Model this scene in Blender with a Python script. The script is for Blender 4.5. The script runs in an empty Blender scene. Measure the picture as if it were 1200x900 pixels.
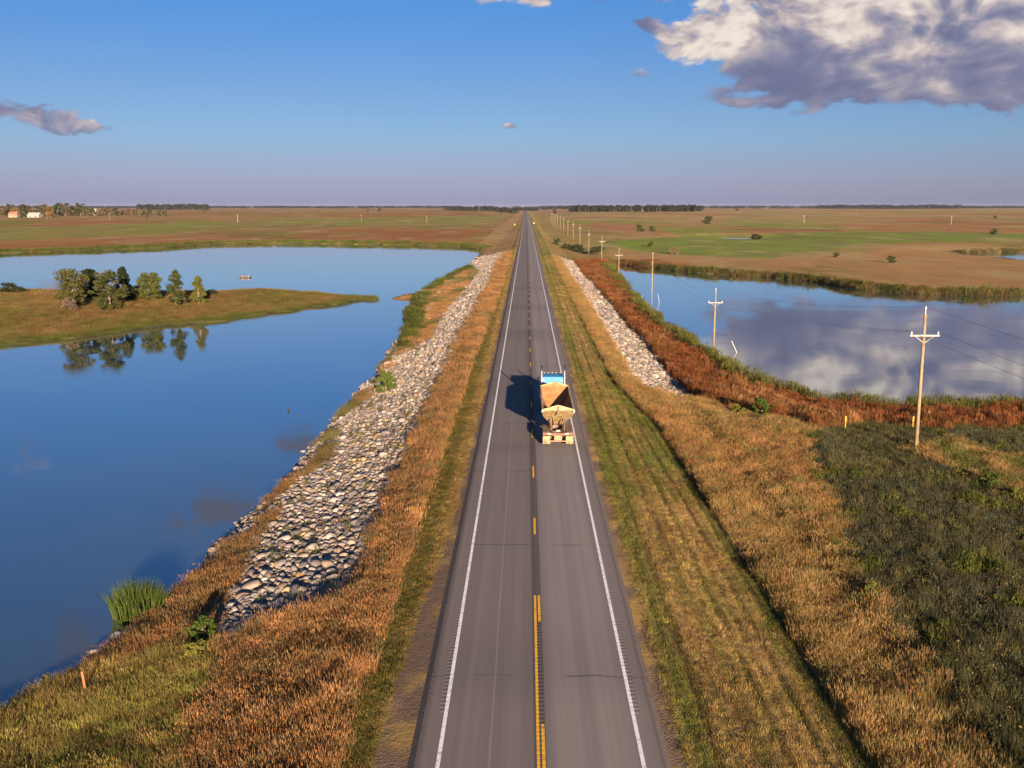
import bpy, bmesh, math, random
import numpy as np
from mathutils import Vector, Matrix

random.seed(5)
rng = np.random.default_rng(11)
S = bpy.context.scene
COL = S.collection

# ------------------------------------------------------------------ camera
F, CX, CY, HCAM = 1097.0, 600.0, 450.0, 19.5          # focal length in px of the 1200 px wide photograph
PITCH = math.atan((450 - 242) / F)
YAW = math.radians(0.8723)
CAMP = np.array([-0.56, 0.0, HCAM])
cd = bpy.data.cameras.new('camera')
cam = bpy.data.objects.new('camera', cd)
COL.objects.link(cam)
cd.sensor_width = 36
cd.lens = 36 * F / 1200
cd.clip_start = 0.5
cd.clip_end = 40000
cam.location = CAMP
cam.rotation_euler = (math.radians(90) - PITCH, 0, YAW)
S.camera = cam

# ------------------------------------------------------------------ render / exposure
S.view_settings.view_transform = 'Standard'
S.view_settings.look = 'None'
EXPO = 1.7
S.view_settings.exposure = EXPO
S.view_settings.gamma = 1.0
S.cycles.use_denoising = True
S.cycles.max_bounces = 8
S.cycles.diffuse_bounces = 2
S.cycles.glossy_bounces = 3
S.cycles.transmission_bounces = 2
S.cycles.volume_bounces = 0
S.cycles.transparent_max_bounces = 6
S.cycles.caustics_reflective = False
S.cycles.caustics_refractive = False

# ------------------------------------------------------------------ sun
SUN_EL, SUN_AZ = math.radians(11.0), math.radians(167.5)   # azimuth clockwise from +Y (the road's direction)
SDIR = Vector((math.cos(SUN_EL) * math.sin(SUN_AZ), math.cos(SUN_EL) * math.cos(SUN_AZ), math.sin(SUN_EL)))
sl = bpy.data.lights.new('sun', 'SUN')
sl.energy = 5.0
sl.angle = math.radians(0.6)
sl.color = (1.0, 0.76, 0.56)
so = bpy.data.objects.new('sun', sl)
COL.objects.link(so)
so.rotation_euler = SDIR.to_track_quat('Z', 'Y').to_euler()
so.location = (30, -120, 60)

# ------------------------------------------------------------------ world: sky + clouds
WSTR = 0.10
wd = bpy.data.worlds.new('World')
S.world = wd
wd.use_nodes = True


class NT:
    """tiny helper to write node trees as expressions"""
    def __init__(s, tree): s.t = tree; s.l = tree.links
    def n(s, typ, **kw):
        nd = s.t.nodes.new(typ)
        for k, v in kw.items(): setattr(nd, k, v)
        return nd
    def put(s, sock, v):
        if isinstance(v, bpy.types.NodeSocket): s.l.new(v, sock)
        elif v is not None: sock.default_value = v
    def m(s, op, a, b=None, c=None, clamp=False):
        nd = s.n('ShaderNodeMath', operation=op, use_clamp=clamp)
        for i, v in enumerate((a, b, c)):
            if v is not None: s.put(nd.inputs[i], v)
        return nd.outputs[0]
    def vm(s, op, a, b=None):
        nd = s.n('ShaderNodeVectorMath', operation=op)
        s.put(nd.inputs[0], a)
        if b is not None: s.put(nd.inputs[1], b)
        return nd.outputs['Value'] if op in ('DOT_PRODUCT', 'LENGTH') else nd.outputs[0]
    def scale(s, a, f):
        nd = s.n('ShaderNodeVectorMath', operation='SCALE')
        s.put(nd.inputs[0], a); s.put(nd.inputs['Scale'], f)
        return nd.outputs[0]
    def mix(s, f, a, b, blend='MIX'):
        nd = s.n('ShaderNodeMix', data_type='RGBA', blend_type=blend)
        s.put(nd.inputs[0], f); s.put(nd.inputs[6], a); s.put(nd.inputs[7], b)
        return nd.outputs[2]
    def smooth(s, v, a, b, lo=0.0, hi=1.0):
        nd = s.n('ShaderNodeMapRange', interpolation_type='SMOOTHSTEP')
        s.put(nd.inputs[0], v)
        for i, q in enumerate((a, b, lo, hi)): nd.inputs[1 + i].default_value = q
        return nd.outputs[0]
    def noise(s, vec, scale, detail=4, rough=0.55, dim='3D'):
        nd = s.n('ShaderNodeTexNoise', noise_dimensions=dim)
        s.put(nd.inputs['Vector'], vec)
        nd.inputs['Scale'].default_value = scale
        nd.inputs['Detail'].default_value = detail
        nd.inputs['Roughness'].default_value = rough
        return nd.outputs[0]
    def ramp(s, v, stops, interp='LINEAR'):
        nd = s.n('ShaderNodeValToRGB')
        nd.color_ramp.interpolation = interp
        el = nd.color_ramp.elements
        while len(el) < len(stops): el.new(0.5)
        for e, (p, c) in zip(el, stops):
            e.position = p; e.color = (*c, 1)
        s.put(nd.inputs[0], v)
        return nd.outputs[0]
    def comb(s, x, y, z):
        nd = s.n('ShaderNodeCombineXYZ')
        for i, v in enumerate((x, y, z)): s.put(nd.inputs[i], v)
        return nd.outputs[0]
    def sep(s, v):
        nd = s.n('ShaderNodeSeparateXYZ'); s.put(nd.inputs[0], v)
        return nd.outputs


def srgb(r, g, b):
    def f(c):
        c /= 255.0
        return c / 12.92 if c <= 0.04045 else ((c + 0.055) / 1.055) ** 2.4
    return (f(r), f(g), f(b))


def build_world():
    t = wd.node_tree
    for n in list(t.nodes): t.nodes.remove(n)
    k = NT(t)
    out = k.n('ShaderNodeOutputWorld')
    bg = k.n('ShaderNodeBackground')
    bg.inputs[1].default_value = WSTR
    t.links.new(bg.outputs[0], out.inputs[0])
    sky = k.n('ShaderNodeTexSky', sky_type='NISHITA')
    sky.sun_disc = False
    sky.sun_elevation = SUN_EL
    sky.sun_rotation = SUN_AZ
    sky.altitude = 400
    sky.air_density = 1.0; sky.dust_density = 1.0; sky.ozone_density = 1.0
    d = k.n('ShaderNodeTexCoord').outputs['Generated']
    d = k.vm('NORMALIZE', d)
    x, y, z = k.sep(d)
    el = k.m('ARCSINE', z)                       # radians
    az = k.m('ARCTAN2', x, y)                    # 0 along the road, + to the right
    # evening haze colours: the low air is lilac grey, the high air a deeper blue
    tint = k.ramp(k.m('MULTIPLY', el, 1 / 0.5), [(p / 0.5, c) for p, c in SKYTINT])
    skyc = k.mix(1.0, sky.outputs[0], tint, 'MULTIPLY')
    skyc = k.scale(skyc, SKYGAIN)
    # ---- clouds in angle space
    def blob(a, e, sa, se, w):
        u = k.m('DIVIDE', k.m('SUBTRACT', az, a), sa)
        v = k.m('DIVIDE', k.m('SUBTRACT', el, e), se)
        return k.m('MULTIPLY', k.m('EXPONENT', k.m('MULTIPLY', k.m('ADD', k.m('MULTIPLY', u, u), k.m('MULTIPLY', v, v)), -1.0)), w)
    acc = hsum = bsum = None
    for (cpx, cpy, rx, ry, w, br) in CLOUDS:
        a_, e_ = math.atan((cpx - 617) / F * .985), (242 - cpy) / F * .94
        v = blob(a_, e_, rx * 1.3 / F, ry * 1.3 / F, w)
        hh = k.m('MULTIPLY', v, k.m('DIVIDE', k.m('SUBTRACT', el, e_), ry / F))
        bb_ = k.m('MULTIPLY', v, br)
        acc = v if acc is None else k.m('ADD', acc, v)
        hsum = hh if hsum is None else k.m('ADD', hsum, hh)
        bsum = bb_ if bsum is None else k.m('ADD', bsum, bb_)
    inv = k.m('DIVIDE', 1.0, k.m('ADD', acc, .02))
    hn = k.m('MULTIPLY', hsum, inv); bn = k.m('MULTIPLY', bsum, inv)
    pos = k.comb(k.m('MULTIPLY', az, 1.0), k.m('MULTIPLY', el, 1.75), 0.0)
    wn = k.n('ShaderNodeTexNoise', noise_dimensions='2D')
    k.put(wn.inputs['Vector'], pos); wn.inputs['Scale'].default_value = 9.0; wn.inputs['Detail'].default_value = 2
    warp = k.vm('MULTIPLY', k.vm('SUBTRACT', wn.outputs['Color'], (.5, .5, .5)), (.05, .04, 0.0))
    pw = k.vm('ADD', pos, warp)
    def billow(v, sc, det=2.5):
        nd = k.n('ShaderNodeTexVoronoi', feature='F1', voronoi_dimensions='2D', normalize=True)
        k.put(nd.inputs['Vector'], v)
        nd.inputs['Scale'].default_value = sc; nd.inputs['Detail'].default_value = det; nd.inputs['Roughness'].default_value = .55
        return k.m('SUBTRACT', 1.0, nd.outputs['Distance'])
    n1 = k.noise(pw, 17.0, 6, 0.6, '2D')
    bl = billow(pw, 26.0)
    n1 = k.m('ADD', n1, k.m('MULTIPLY', k.m('SUBTRACT', bl, .68), .55))
    dens = k.m('ADD', acc, k.m('MULTIPLY', k.m('MULTIPLY', k.m('SUBTRACT', n1, 0.5), 2.5), k.smooth(acc, .02, .4)))
    alpha = k.smooth(dens, 0.40, 0.86)
    # light: sunlit swellings against shaded hollows
    off = k.vm('ADD', pw, (0.018, 0.022, 0.0))
    nb1 = k.noise(pw, 13.0, 4, 0.5, '2D')
    nb2 = k.noise(off, 13.0, 4, 0.5, '2D')
    relief = k.m('MULTIPLY', k.m('SUBTRACT', nb1, nb2), 2.0)
    fine_ = k.m('ADD', k.m('MULTIPLY', k.m('SUBTRACT', k.noise(pw, 34.0, 4, .6, '2D'), .5), .5), k.m('MULTIPLY', k.m('SUBTRACT', bl, billow(k.vm('ADD', pw, (.008, .012, 0.0)), 26.0)), 1.0))
    big = k.m('MULTIPLY', k.m('SUBTRACT', k.noise(pw, 8.0, 2, 0.5, '2D'), 0.5), 1.2)
    lit = k.m('ADD', k.m('ADD', k.m('MULTIPLY', k.m('ADD', relief, fine_), k.smooth(bn, -.45, .4, .45, 1.1)), big), k.m('ADD', k.m('ADD', k.m('MULTIPLY', bn, 1.25), k.m('MULTIPLY', hn, .16)), .46))
    # thick high cores far up stay bluish grey underneath
    lit = k.smooth(lit, -0.15, 1.25)
    ccol = k.ramp(lit, [(0.0, srgb(112, 117, 150)), (0.28, srgb(134, 135, 162)), (0.5, srgb(162, 157, 173)), (0.72, srgb(196, 183, 184)), (1.0, srgb(240, 229, 217))])
    ccol = k.scale(ccol, CLOUDGAIN)
    # distant low clouds fade into the lilac air
    fade = k.smooth(el, 0.02, 0.09, 0.25, 1.0)
    k.l.new(k.mix(k.m('MULTIPLY', alpha, fade), skyc, ccol), bg.inputs[0])


SKYGAIN = 1.0
# elevation (radians) -> colour factor on the sky texture
SKYTINT = [(0.0000, (0.1728, 0.2104, 0.5922)), (0.0061, (0.1857, 0.2247, 0.6068)), (0.0237, (0.1747, 0.2009, 0.4817)), (0.0454, (0.1598, 0.1956, 0.4173)), (0.0667, (0.1495, 0.2106, 0.3991)), (0.0795, (0.1447, 0.2083, 0.3863)), (0.1125, (0.1377, 0.1979, 0.3617)), (0.1538, (0.1165, 0.1969, 0.3709)), (0.2017, (0.0967, 0.2013, 0.3885)), (0.3490, (0.1039, 0.2126, 0.3916)), (0.4890, (0.1046, 0.2222, 0.4112))]
CLOUDGAIN = 1 / (WSTR * 2 ** EXPO)
# where in the sky (as photo pixels, also beyond the frame), half widths, weight, brightness
CLOUDS = [(975, 30, 95, 38, 1.15, .62), (1110, 25, 110, 42, 1.2, .55), (935, 92, 50, 22, 1.05, -.5), (1060, 98, 125, 20, 1.15, -.3), (1200, 85, 90, 36, 1.1, -.3),
          (832, 48, 48, 15, 1.05, .45), (905, 66, 36, 26, .9, -.45), (815, -4, 85, 7, .85, -.6), (703, 2, 16, 8, .7, -.3), (745, 33, 16, 7, .55, -.4), (862, 122, 34, 4, .55, -.05), (738, 88, 18, 5, .5, 0),
          (16, 144, 48, 10, .98, -.08), (98, 157, 28, 6, .9, -.1), (242, 130, 13, 4, .7, .05), (602, 4, 30, 9, .95, .1), (596, 147, 9, 3, .5, 0), (-4, 102, 8, 4, .6, 0),
          (1350, 60, 140, 60, 1.1, .1), (1180, -60, 200, 50, 1.15, .1), (900, -70, 120, 40, 1.0, -.1),
          (250, -115, 70, 30, .72, -.7), (95, -270, 100, 45, .74, -.7), (345, -42, 24, 10, .66, -.6),
          (600, -420, 250, 60, .8, 0), (-420, -40, 180, 45, .9, 0), (2300, -60, 300, 70, 1.0, 0), (-2000, -80, 300, 60, .9, 0)]
build_world()
wd.cycles.sampling_method = 'MANUAL'
wd.cycles.sample_map_resolution = 256

# ================================================================== helpers
WL = -4.5                                                   # water level


def ray(px, py):
    x, y = (px - CX) / F, -(py - CY) / F
    c, s = math.cos(PITCH), math.sin(PITCH)
    d = np.array([x, c + y * s, -s + y * c])
    cy, sy = math.cos(YAW), math.sin(YAW)
    return np.array([cy * d[0] - sy * d[1], sy * d[0] + cy * d[1], d[2]])


def P(px, py, z):
    """the point at height z that the photograph shows at pixel px, py"""
    d = ray(px, py)
    return CAMP + d * ((z - HCAM) / d[2])


def proj(x, y, z):
    dx, dy, dz = x - CAMP[0], y - CAMP[1], z - CAMP[2]
    cy, sy = math.cos(YAW), math.sin(YAW)
    rx, ry = cy * dx + sy * dy, -sy * dx + cy * dy
    c, s = math.cos(PITCH), math.sin(PITCH)
    dep = ry * c - dz * s
    up = ry * s + dz * c
    ok = dep > 1.0
    dep = np.where(ok, dep, 1.0)
    return np.where(ok, CX + F * rx / dep, -9999), np.where(ok, CY - F * up / dep, 9999), dep


_T = rng.random((256, 256))


def vnoise(x, y, s=0):
    x = np.asarray(x, float) + s * 17.31; y = np.asarray(y, float) + s * 5.77
    ix, iy = np.floor(x).astype(np.int64), np.floor(y).astype(np.int64)
    fx, fy = x - ix, y - iy
    fx, fy = fx * fx * (3 - 2 * fx), fy * fy * (3 - 2 * fy)
    a, b = _T[ix & 255, iy & 255], _T[(ix + 1) & 255, iy & 255]
    c, d = _T[ix & 255, (iy + 1) & 255], _T[(ix + 1) & 255, (iy + 1) & 255]
    return (a * (1 - fx) + b * fx) * (1 - fy) + (c * (1 - fx) + d * fx) * fy


def fbm(x, y, s=0, o=3):
    v, a, f, t = 0, 1.0, 1.0, 0
    for i in range(o):
        v = v + a * vnoise(np.asarray(x) * f, np.asarray(y) * f, s + i); t += a; a *= 0.5; f *= 2.1
    return v / t


def sstep(v, a, b):
    t = np.clip((v - a) / (b - a), 0, 1)
    return t * t * (3 - 2 * t)


def sd_poly(x, y, poly):
    """signed distance, negative inside"""
    d2 = np.full(x.shape, 1e18); ins = np.zeros(x.shape, bool)
    n = len(poly)
    for i in range(n):
        ax, ay = poly[i]; bx, by = poly[(i + 1) % n]
        ex, ey = bx - ax, by - ay
        wx, wy = x - ax, y - ay
        t = np.clip((wx * ex + wy * ey) / (ex * ex + ey * ey + 1e-9), 0, 1)
        d2 = np.minimum(d2, (wx - t * ex) ** 2 + (wy - t * ey) ** 2)
        c = (ay > y) != (by > y)
        xi = ax + (y - ay) * ex / (ey if abs(ey) > 1e-9 else 1e-9)
        ins ^= c & (x < xi)
    d = np.sqrt(d2)
    return np.where(ins, -d, d)


def inpoly(x, y, poly):
    ins = np.zeros(x.shape, bool); n = len(poly)
    for i in range(n):
        ax, ay = poly[i]; bx, by = poly[(i + 1) % n]
        c = (ay > y) != (by > y)
        xi = ax + (y - ay) * (bx - ax) / (by - ay if abs(by - ay) > 1e-9 else 1e-9)
        ins ^= c & (x < xi)
    return ins


def pxpoly(L, z=WL):
    return [tuple(P(a, b, z)[:2]) for a, b in L]


# ------------------------------------------------------------------ shorelines
LAKE_L = [(-420, -10), (-120, 8), (-60, 20), (-38, 31)] + pxpoly([
    (0, 818), (40, 790), (80, 772), (120, 750), (150, 729), (190, 696), (225, 667), (245, 644), (275, 612), (300, 590), (315, 572), (345, 548)], WL + .55) + pxpoly([
    (365, 521), (385, 500), (400, 485), (425, 456), (445, 430), (465, 406), (478, 395), (474, 382), (477, 368), (490, 356), (487, 351), (464, 350.3), (464, 347.8), (492, 346), (505, 340),
    (530, 325), (550, 312), (562, 300), (565, 293), (540, 289.5), (480, 287.5), (400, 286.2), (320, 285.5), (250, 286.5), (190, 290.5), (100, 294), (0, 297)]) + [(-420, 470), (-700, 430), (-700, 60)]
PENIN = [(-420, 125)] + pxpoly([(0, 406), (60, 400), (100, 396), (150, 389), (200, 381.5), (250, 377.5), (300, 370), (350, 363), (397, 356.5), (425, 352.5), (440, 350.5),
                                (436, 349), (400, 346.5), (350, 343.2), (300, 344), (250, 346), (150, 346), (100, 345), (0, 343)]) + [(-420, 268)]
LAKE_R = pxpoly([(1200, 468), (1140, 470), (1080, 470), (1020, 468), (960, 462), (910, 450), (870, 432), (835, 409), (800, 388), (770, 369), (745, 350), (728, 328), (718, 312)], -2.9) + \
    pxpoly([(722, 309.5), (760, 314.5), (820, 320), (900, 325), (960, 331), (1010, 340), (1080, 345), (1140, 347.5), (1200, 347)]) + [(190, 262), (250, 220), (230, 150), (160, 112), (95, 106)]
POND_A = pxpoly([(1128, 297), (1200, 295.5), (1290, 296), (1300, 306), (1200, 304.5), (1160, 300)])
POND_B = pxpoly([(842, 278.6), (880, 278.4), (884, 279.6), (868, 280.4), (850, 280)])
POND_C = pxpoly([(669, 294), (682, 295), (695, 298), (697, 300.5), (686, 299.5), (676, 297)])


def water_d(x, y):
    dl = np.maximum(sd_poly(x, y, LAKE_L), -sd_poly(x, y, PENIN))
    jit = (fbm(x / 5, y / 5, 3) - 0.5) * np.clip(np.hypot(x, y) / 60, 1.0, 4.0) * 1.6
    dl = dl + jit
    dr = sd_poly(x, y, LAKE_R) + jit
    dp = np.minimum(np.minimum(sd_poly(x, y, POND_A), sd_poly(x, y, POND_B)), sd_poly(x, y, POND_C))
    return dl, dr, dp


def ground(x, y):
    """height of the ground at x, y; also the distances to the waters"""
    x = np.asarray(x, float); y = np.asarray(y, float)
    dl, dr, dp = water_d(x, y)
    d = np.minimum(np.minimum(dl, dr), dp)
    ax = np.abs(x)
    # open land
    L = -3.6 + 1.2 * sstep(y, 250, 900) + 8.0 * sstep(y, 700, 2600) * sstep(ax, 25, 130) + (fbm(x / 60, y / 60, 1) - 0.5) * 0.9
    L = L + (fbm(x / 500, y / 500, 9) - 0.5) * 5 * sstep(y, 700, 1500) * sstep(ax, 40, 300)
    nr = -4.0 + 2.9 * sstep(dr, 4, 30)
    L = np.where(x > 0, L + (nr - L) * (1 - sstep(y, 108, 150)) * sstep(x, 10, 18), L)
    nl = -4.2 + 1.5 * sstep(dl, 0, 24)
    L = np.where(x < 0, np.where(y < 70, nl, L), L)
    L = np.where((x < -34) & (y > 100) & (y < 300), -4.2 + 2.5 * sstep(dl, 1, 26) + (fbm(x / 12, y / 12, 8) - .5) * .5, L)
    # road embankment
    el = np.interp(-x, [0, 4.4, 4.62, 7.4, 12, 22.7, 30, 60], [-.04, -.04, -.12, -.5, -1.7, -4.1, -5.5, -11])
    ern = np.interp(x, [0, 4.4, 4.62, 8, 12.4, 20, 40], [-.04, -.04, -.12, -.35, -.95, -1.7, -3])
    erf = np.interp(x, [0, 4.4, 4.62, 8, 10, 12.6, 20, 27, 40], [-.04, -.04, -.12, -.35, -.65, -1.5, -3.8, -4.3, -7])
    w = sstep(y, 92, 116)
    E = np.where(x < 0, el, ern * (1 - w) + erf * w)
    z = np.maximum(E, np.where(ax > 14, L, np.minimum(L, E)))
    rough = (fbm(x / 2.3, y / 2.3, 4) - 0.5) * 0.16 * sstep(ax, 7, 10)
    # windrows and wheel tracks left by the mower on the right verge
    tr = (x > 5.2) & (x < 12.5)
    z = z + np.where(tr, 0.022 * np.cos((x + 0.25 * np.sin(y / 23)) * 2 * math.pi / .8) * (0.5 + fbm(x / 3, y / 9, 6)), 0) + rough
    flat = WL + .06 + np.maximum(dp, 0) * np.where(y < 560, .02, .012) + np.maximum(dp - 30, 0) * .08
    z = np.where(x > 70, np.minimum(z, flat), z)
    z = np.where(d > 0, np.minimum(z, WL + 0.06 + d * 0.5), WL - 0.05 - np.minimum(-d * 0.3, 1.5))
    return z, dl, dr, dp


# ------------------------------------------------------------------ what covers the ground
NONE, MOWN, DRY, RED, RUSH, GREEN, REED, ROCK, GRAVEL, PEN, FAR = range(11)
C_ = {
    'gravel': (.21, .15, .105), 'mown_l': (.17, .145, .035), 'mown_r': (.42, .275, .095), 'mown_g': (.16, .185, .036),
    'dry': (.375, .195, .076), 'tan': (.345, .215, .082), 'red': (.23, .085, .032), 'rush': (.090, .096, .054),
    'green': (.11, .15, .03), 'ygreen': (.22, .215, .05), 'reed': (.12, .125, .035), 'rock': (.22, .18, .15),
    'pen': (.25, .155, .06), 'pengreen': (.17, .15, .04), 'far': (.34, .225, .09), 'farbrown': (.32, .155, .06), 'fargreen': (.17, .24, .03), 'farolive': (.25, .21, .05), 'mud': (.06, .055, .04),
}
GREEN_R = [(700, 284), (760, 279), (830, 276), (960, 272), (1100, 272), (1400, 275), (1400, 288), (1180, 283), (1070, 284), (1000, 289), (900, 303), (800, 299), (740, 293)]
RUST_R = [(745, 300), (880, 306), (990, 297), (1060, 291), (1130, 300), (1400, 310), (1400, 345), (1100, 336), (1000, 326), (900, 314), (770, 308)]
OLIVE_L = [(-300, 272), (0, 267), (160, 262), (300, 258), (560, 252), (600, 252), (575, 262), (380, 266), (180, 274), (0, 282), (-300, 284)]
DARK_F = [(952, 508), (1010, 497), (1080, 502), (1140, 505), (1500, 500), (1900, 1300), (1300, 1100), (1165, 905), (1095, 800), (1055, 735), (1010, 700), (985, 640), (975, 590), (945, 535)]
TALL_R = [(720, 452), (760, 461), (806, 467), (870, 485), (945, 500), (955, 540), (985, 590), (995, 640), (1015, 700), (1060, 735), (1100, 800), (1170, 905), (1400, 1200), (1190, 1200)]
KNOLL = [(1060, 528), (1110, 517), (1200, 540), (1300, 560), (1300, 600), (1180, 590), (1120, 560), (1080, 545)]
NEAR_YG = [(-200, 800), (0, 790), (100, 735), (140, 745), (185, 752), (245, 740), (262, 770), (230, 840), (190, 1000), (-200, 1100)]
STRIP = [(120, 735), (185, 680), (200, 680), (245, 640), (300, 588), (340, 545), (385, 498), (400, 490), (392, 530), (345, 585), (300, 640), (262, 700), (245, 745), (170, 775), (100, 790)]
STRIP2 = [(470, 408), (478, 360), (500, 340), (530, 322), (552, 312), (562, 318), (545, 340), (520, 368), (503, 398), (480, 412)]


def cover(x, y):
    z, dl, dr, dp = ground(x, y)
    jx, jy = (fbm(x / 1.7, y / 1.7, 21) - .5), (fbm(x / 1.7, y / 1.7, 22) - .5)
    px, py, dep = proj(x, y, z)
    px = px + jx * 1600 / dep; py = py + jy * 700 / dep
    N = x.shape
    cls = np.full(N, FAR); col = np.zeros(N + (3,))
    n1, n2, n3 = fbm(x / 40, y / 110, 31), fbm(x / 9, y / 22, 32), fbm(x / 2.2, y / 2.2, 33)

    def lerp(a, b, t):
        a, b = np.array(C_[a]) if isinstance(a, str) else a, np.array(C_[b]) if isinstance(b, str) else b
        return a + (b - a) * np.asarray(t)[..., None]
    def put(mask, c, k=None):
        col[mask] = c[mask] if getattr(c, 'ndim', 1) > 1 else np.array(c)
        if k is not None: cls[mask] = k
    # plains
    big = fbm(x / 180, y / 420, 34)
    base = lerp('far', 'farbrown', sstep(big, .42, .6))
    base = base + (np.array(C_['farolive']) - base) * (sstep(n1, .5, .68) * .8)[..., None]
    base = base + (np.array(C_['fargreen']) - base) * (sstep(fbm(x / 70, y / 260, 35), .62, .72) * .7)[..., None]
    base = np.where((x < 0)[..., None], base * np.array([.86, .74, .66]), base)
    put(np.ones(N, bool), base)
    m = (x > 0) & inpoly(px, py, GREEN_R)
    put(m, lerp('fargreen', (.17, .18, .05), sstep(n2, .4, .7)))
    m = (x > 0) & inpoly(px, py, RUST_R); put(m, lerp((.34, .195, .08), 'far', sstep(n2, .4, .7)))
    m = (x < 0) & inpoly(px, py, OLIVE_L)
    put(m, lerp('farolive', 'fargreen', sstep(n1, .4, .75) * .6) * .9)
    # edges of the waters
    m = (dr > 0) & (dr < 9 + 8 * n2) & (y > 235) & (x > 40); put(m, lerp('reed', 'farbrown', sstep(dr, 3, 10)), FAR)
    m = (dl > 0) & (dl < 14) & (y > 420) & (x < -18); put(m, lerp('green', 'farolive', sstep(n1, .3, .6)), GREEN)
    pen = (x < -36) & (y < 285) & (y > 100) & (dl > 0)
    put(pen, lerp('pen', 'pengreen', sstep(n2, .45, .65) * .8), PEN)
    put(pen & (dl < 1.5 + 3.5 * n3), lerp('pengreen', 'green', n3), PEN)
    # right of the road
    R = x > 0
    edge = np.interp(y, [0, 40, 85, 108, 400, 2000], [12.7, 12.6, 12.2, 9.9, 10.2, 11])
    near_r = R & (x < 60) & (y < 420) & (x > 4.4)
    m = near_r & (x > 19.5) & (y > 96) & (dr < 60); put(m, lerp('red', 'dry', sstep(n2, .62, .8) * .6), RED)
    m = R & (y <= 112) & (x > 18); put(m, lerp('red', 'dry', sstep(n2, .6, .8) * .7), RED)
    m = R & (y <= 86) & (x > 12); put(m, lerp('dry', 'tan', sstep(n2, .3, .6)) * (.8 + .4 * n3)[..., None], DRY)
    m = R & (y > 80) & (dr > 0) & (dr < 1.0 + 2.4 * n2) & (y < 370) & (x < 140); put(m, lerp('reed', 'ygreen', n2 * .8), REED)
    m = R & (y < 120) & inpoly(px, py, TALL_R); put(m, lerp('dry', 'tan', sstep(n2, .3, .6)) * (.8 + .4 * n3)[..., None], DRY)
    rx_, ry_ = (fbm(x / .8, y / .8, 23, 2) - .5) * 2600 / dep, (fbm(x / .8, y / .8, 24, 2) - .5) * 1500 / dep
    dark = R & (y < 110) & inpoly(px + rx_, py + ry_, DARK_F)
    put(dark, lerp('rush', 'reed', sstep(n2, .5, .8) * .4) * (.85 + .3 * n3)[..., None], RUSH)
    put(dark & (fbm(x / 3, y / 3, 44) > .69), lerp('green', 'ygreen', n3) * .8, GREEN)
    m = R & (y < 110) & inpoly(px, py, KNOLL); put(m, lerp('tan', 'reed', sstep(n3, .45, .7)), DRY)
    # rocks on the right
    rockr = R & (x > 12.6 + 1.2 * (n3 - .5)) & (x < 19.8 + 2.4 * (n2 - .5)) & (y > 103 + 9 * (n3 - .5) + np.abs(x - 17) * .5) & (y < 400)
    put(rockr, C_['rock'] * np.ones(N + (3,)), ROCK)
    m = near_r & (x <= 12.8) & (x > edge) & (y > 90); put(m, lerp('dry', 'tan', n2), DRY)
    m = R & (x > 4.4) & (x <= 40) & (y >= 400); put(m, lerp('tan', 'farolive', n2), FAR)
    m = R & (x > 4.4) & (x <= edge)
    st = .5 + .5 * np.cos((x + .08 * np.sin(y / 23)) * 2 * math.pi / .8 + 1.5)
    wx = x - .12 * np.sin(y / 23) - np.interp(y, [0, 60, 110, 200], [.35, .15, -.8, -1.2]) * sstep(x, 6, 11)
    trk = np.ones(N)
    for cx_, wd_, dk in ((5.7, .08, .5), (6.35, .13, .22), (7.05, .08, .5), (7.75, .15, .18), (8.3, .08, .5), (8.95, .13, .25), (9.6, .08, .45), (10.3, .16, .18), (10.8, .08, .5), (11.35, .13, .25), (11.9, .08, .5)):
        trk = trk * (1 - (1 - dk) * np.exp(-((wx - cx_) / wd_) ** 2) * (.35 + .9 * fbm(x * 2, y / 6, int(cx_ * 3))))
    straw = np.clip(.12 + sstep(n2, .35, .6) * .6 + .5 * st * sstep(fbm(x / .9, y / 7, 41), .3, .6) + sstep(fbm(x / .7, y / 3.1, 42), .45, .7) * .5 - .1, 0, 1)
    straw = np.clip(straw + (fbm(wx / .28, y / 5.5, 46) - .5) * 1.1, 0, 1)
    straw = straw * (1 - .75 * np.exp(-((x - 5.9) / .7) ** 2)) * (1 - .7 * np.exp(-((x - edge + .7) / .6) ** 2))
    put(m, lerp('mown_g', 'mown_r', straw) * (trk * (.7 + .6 * n3))[..., None], MOWN)
    m = R & (x > 4.4) & (x < 4.95 + .5 * n3); put(m, lerp('gravel', 'mown_r', sstep(n3, .4, .7)), GRAVEL)
    # left of the road
    Lf = x < 0
    m = Lf & (x > -30) & (y < 440) & (dl > 0); put(m, lerp('dry', 'red', sstep(n2, .66, .85) * .4) * (.85 + .3 * n3)[..., None], DRY)
    m = Lf & (x > -30) & (y >= 430); put(m, lerp('far', 'dry', n2 * .6), FAR)
    m = Lf & (x > -40) & (y < 75) & inpoly(px, py, NEAR_YG); put(m, lerp('ygreen', 'tan', sstep(n2, .55, .8) * .8) * (.8 + .4 * n3)[..., None], GREEN)
    inner = -10.9 + 1.6 * (n3 - .5) + .6 * np.sin(y / 31)
    nearcut = 44.8 + (-12 - x) * .12 + np.abs(x + 16) * .45 + 3 * (n3 - .5)
    rockl = Lf & (x < inner) & (dl > .15) & (y > nearcut) & (y < 445) & (x > -30)
    put(rockl, C_['rock'] * np.ones(N + (3,)), ROCK)
    strip = Lf & (y < 118) & inpoly(px, py, STRIP) & (dl > 0)
    sv = strip & (fbm(x / 2.4, y / 4, 51) > np.interp(y, [40, 60, 64, 120], [.0, .2, .55, .57])) & (dl > np.interp(y, [50, 62], [.3, 1.0]))
    put(sv, lerp('reed', 'dry', sstep(n2, .4, .65)) * (.6 + .4 * n3)[..., None], DRY)
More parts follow.
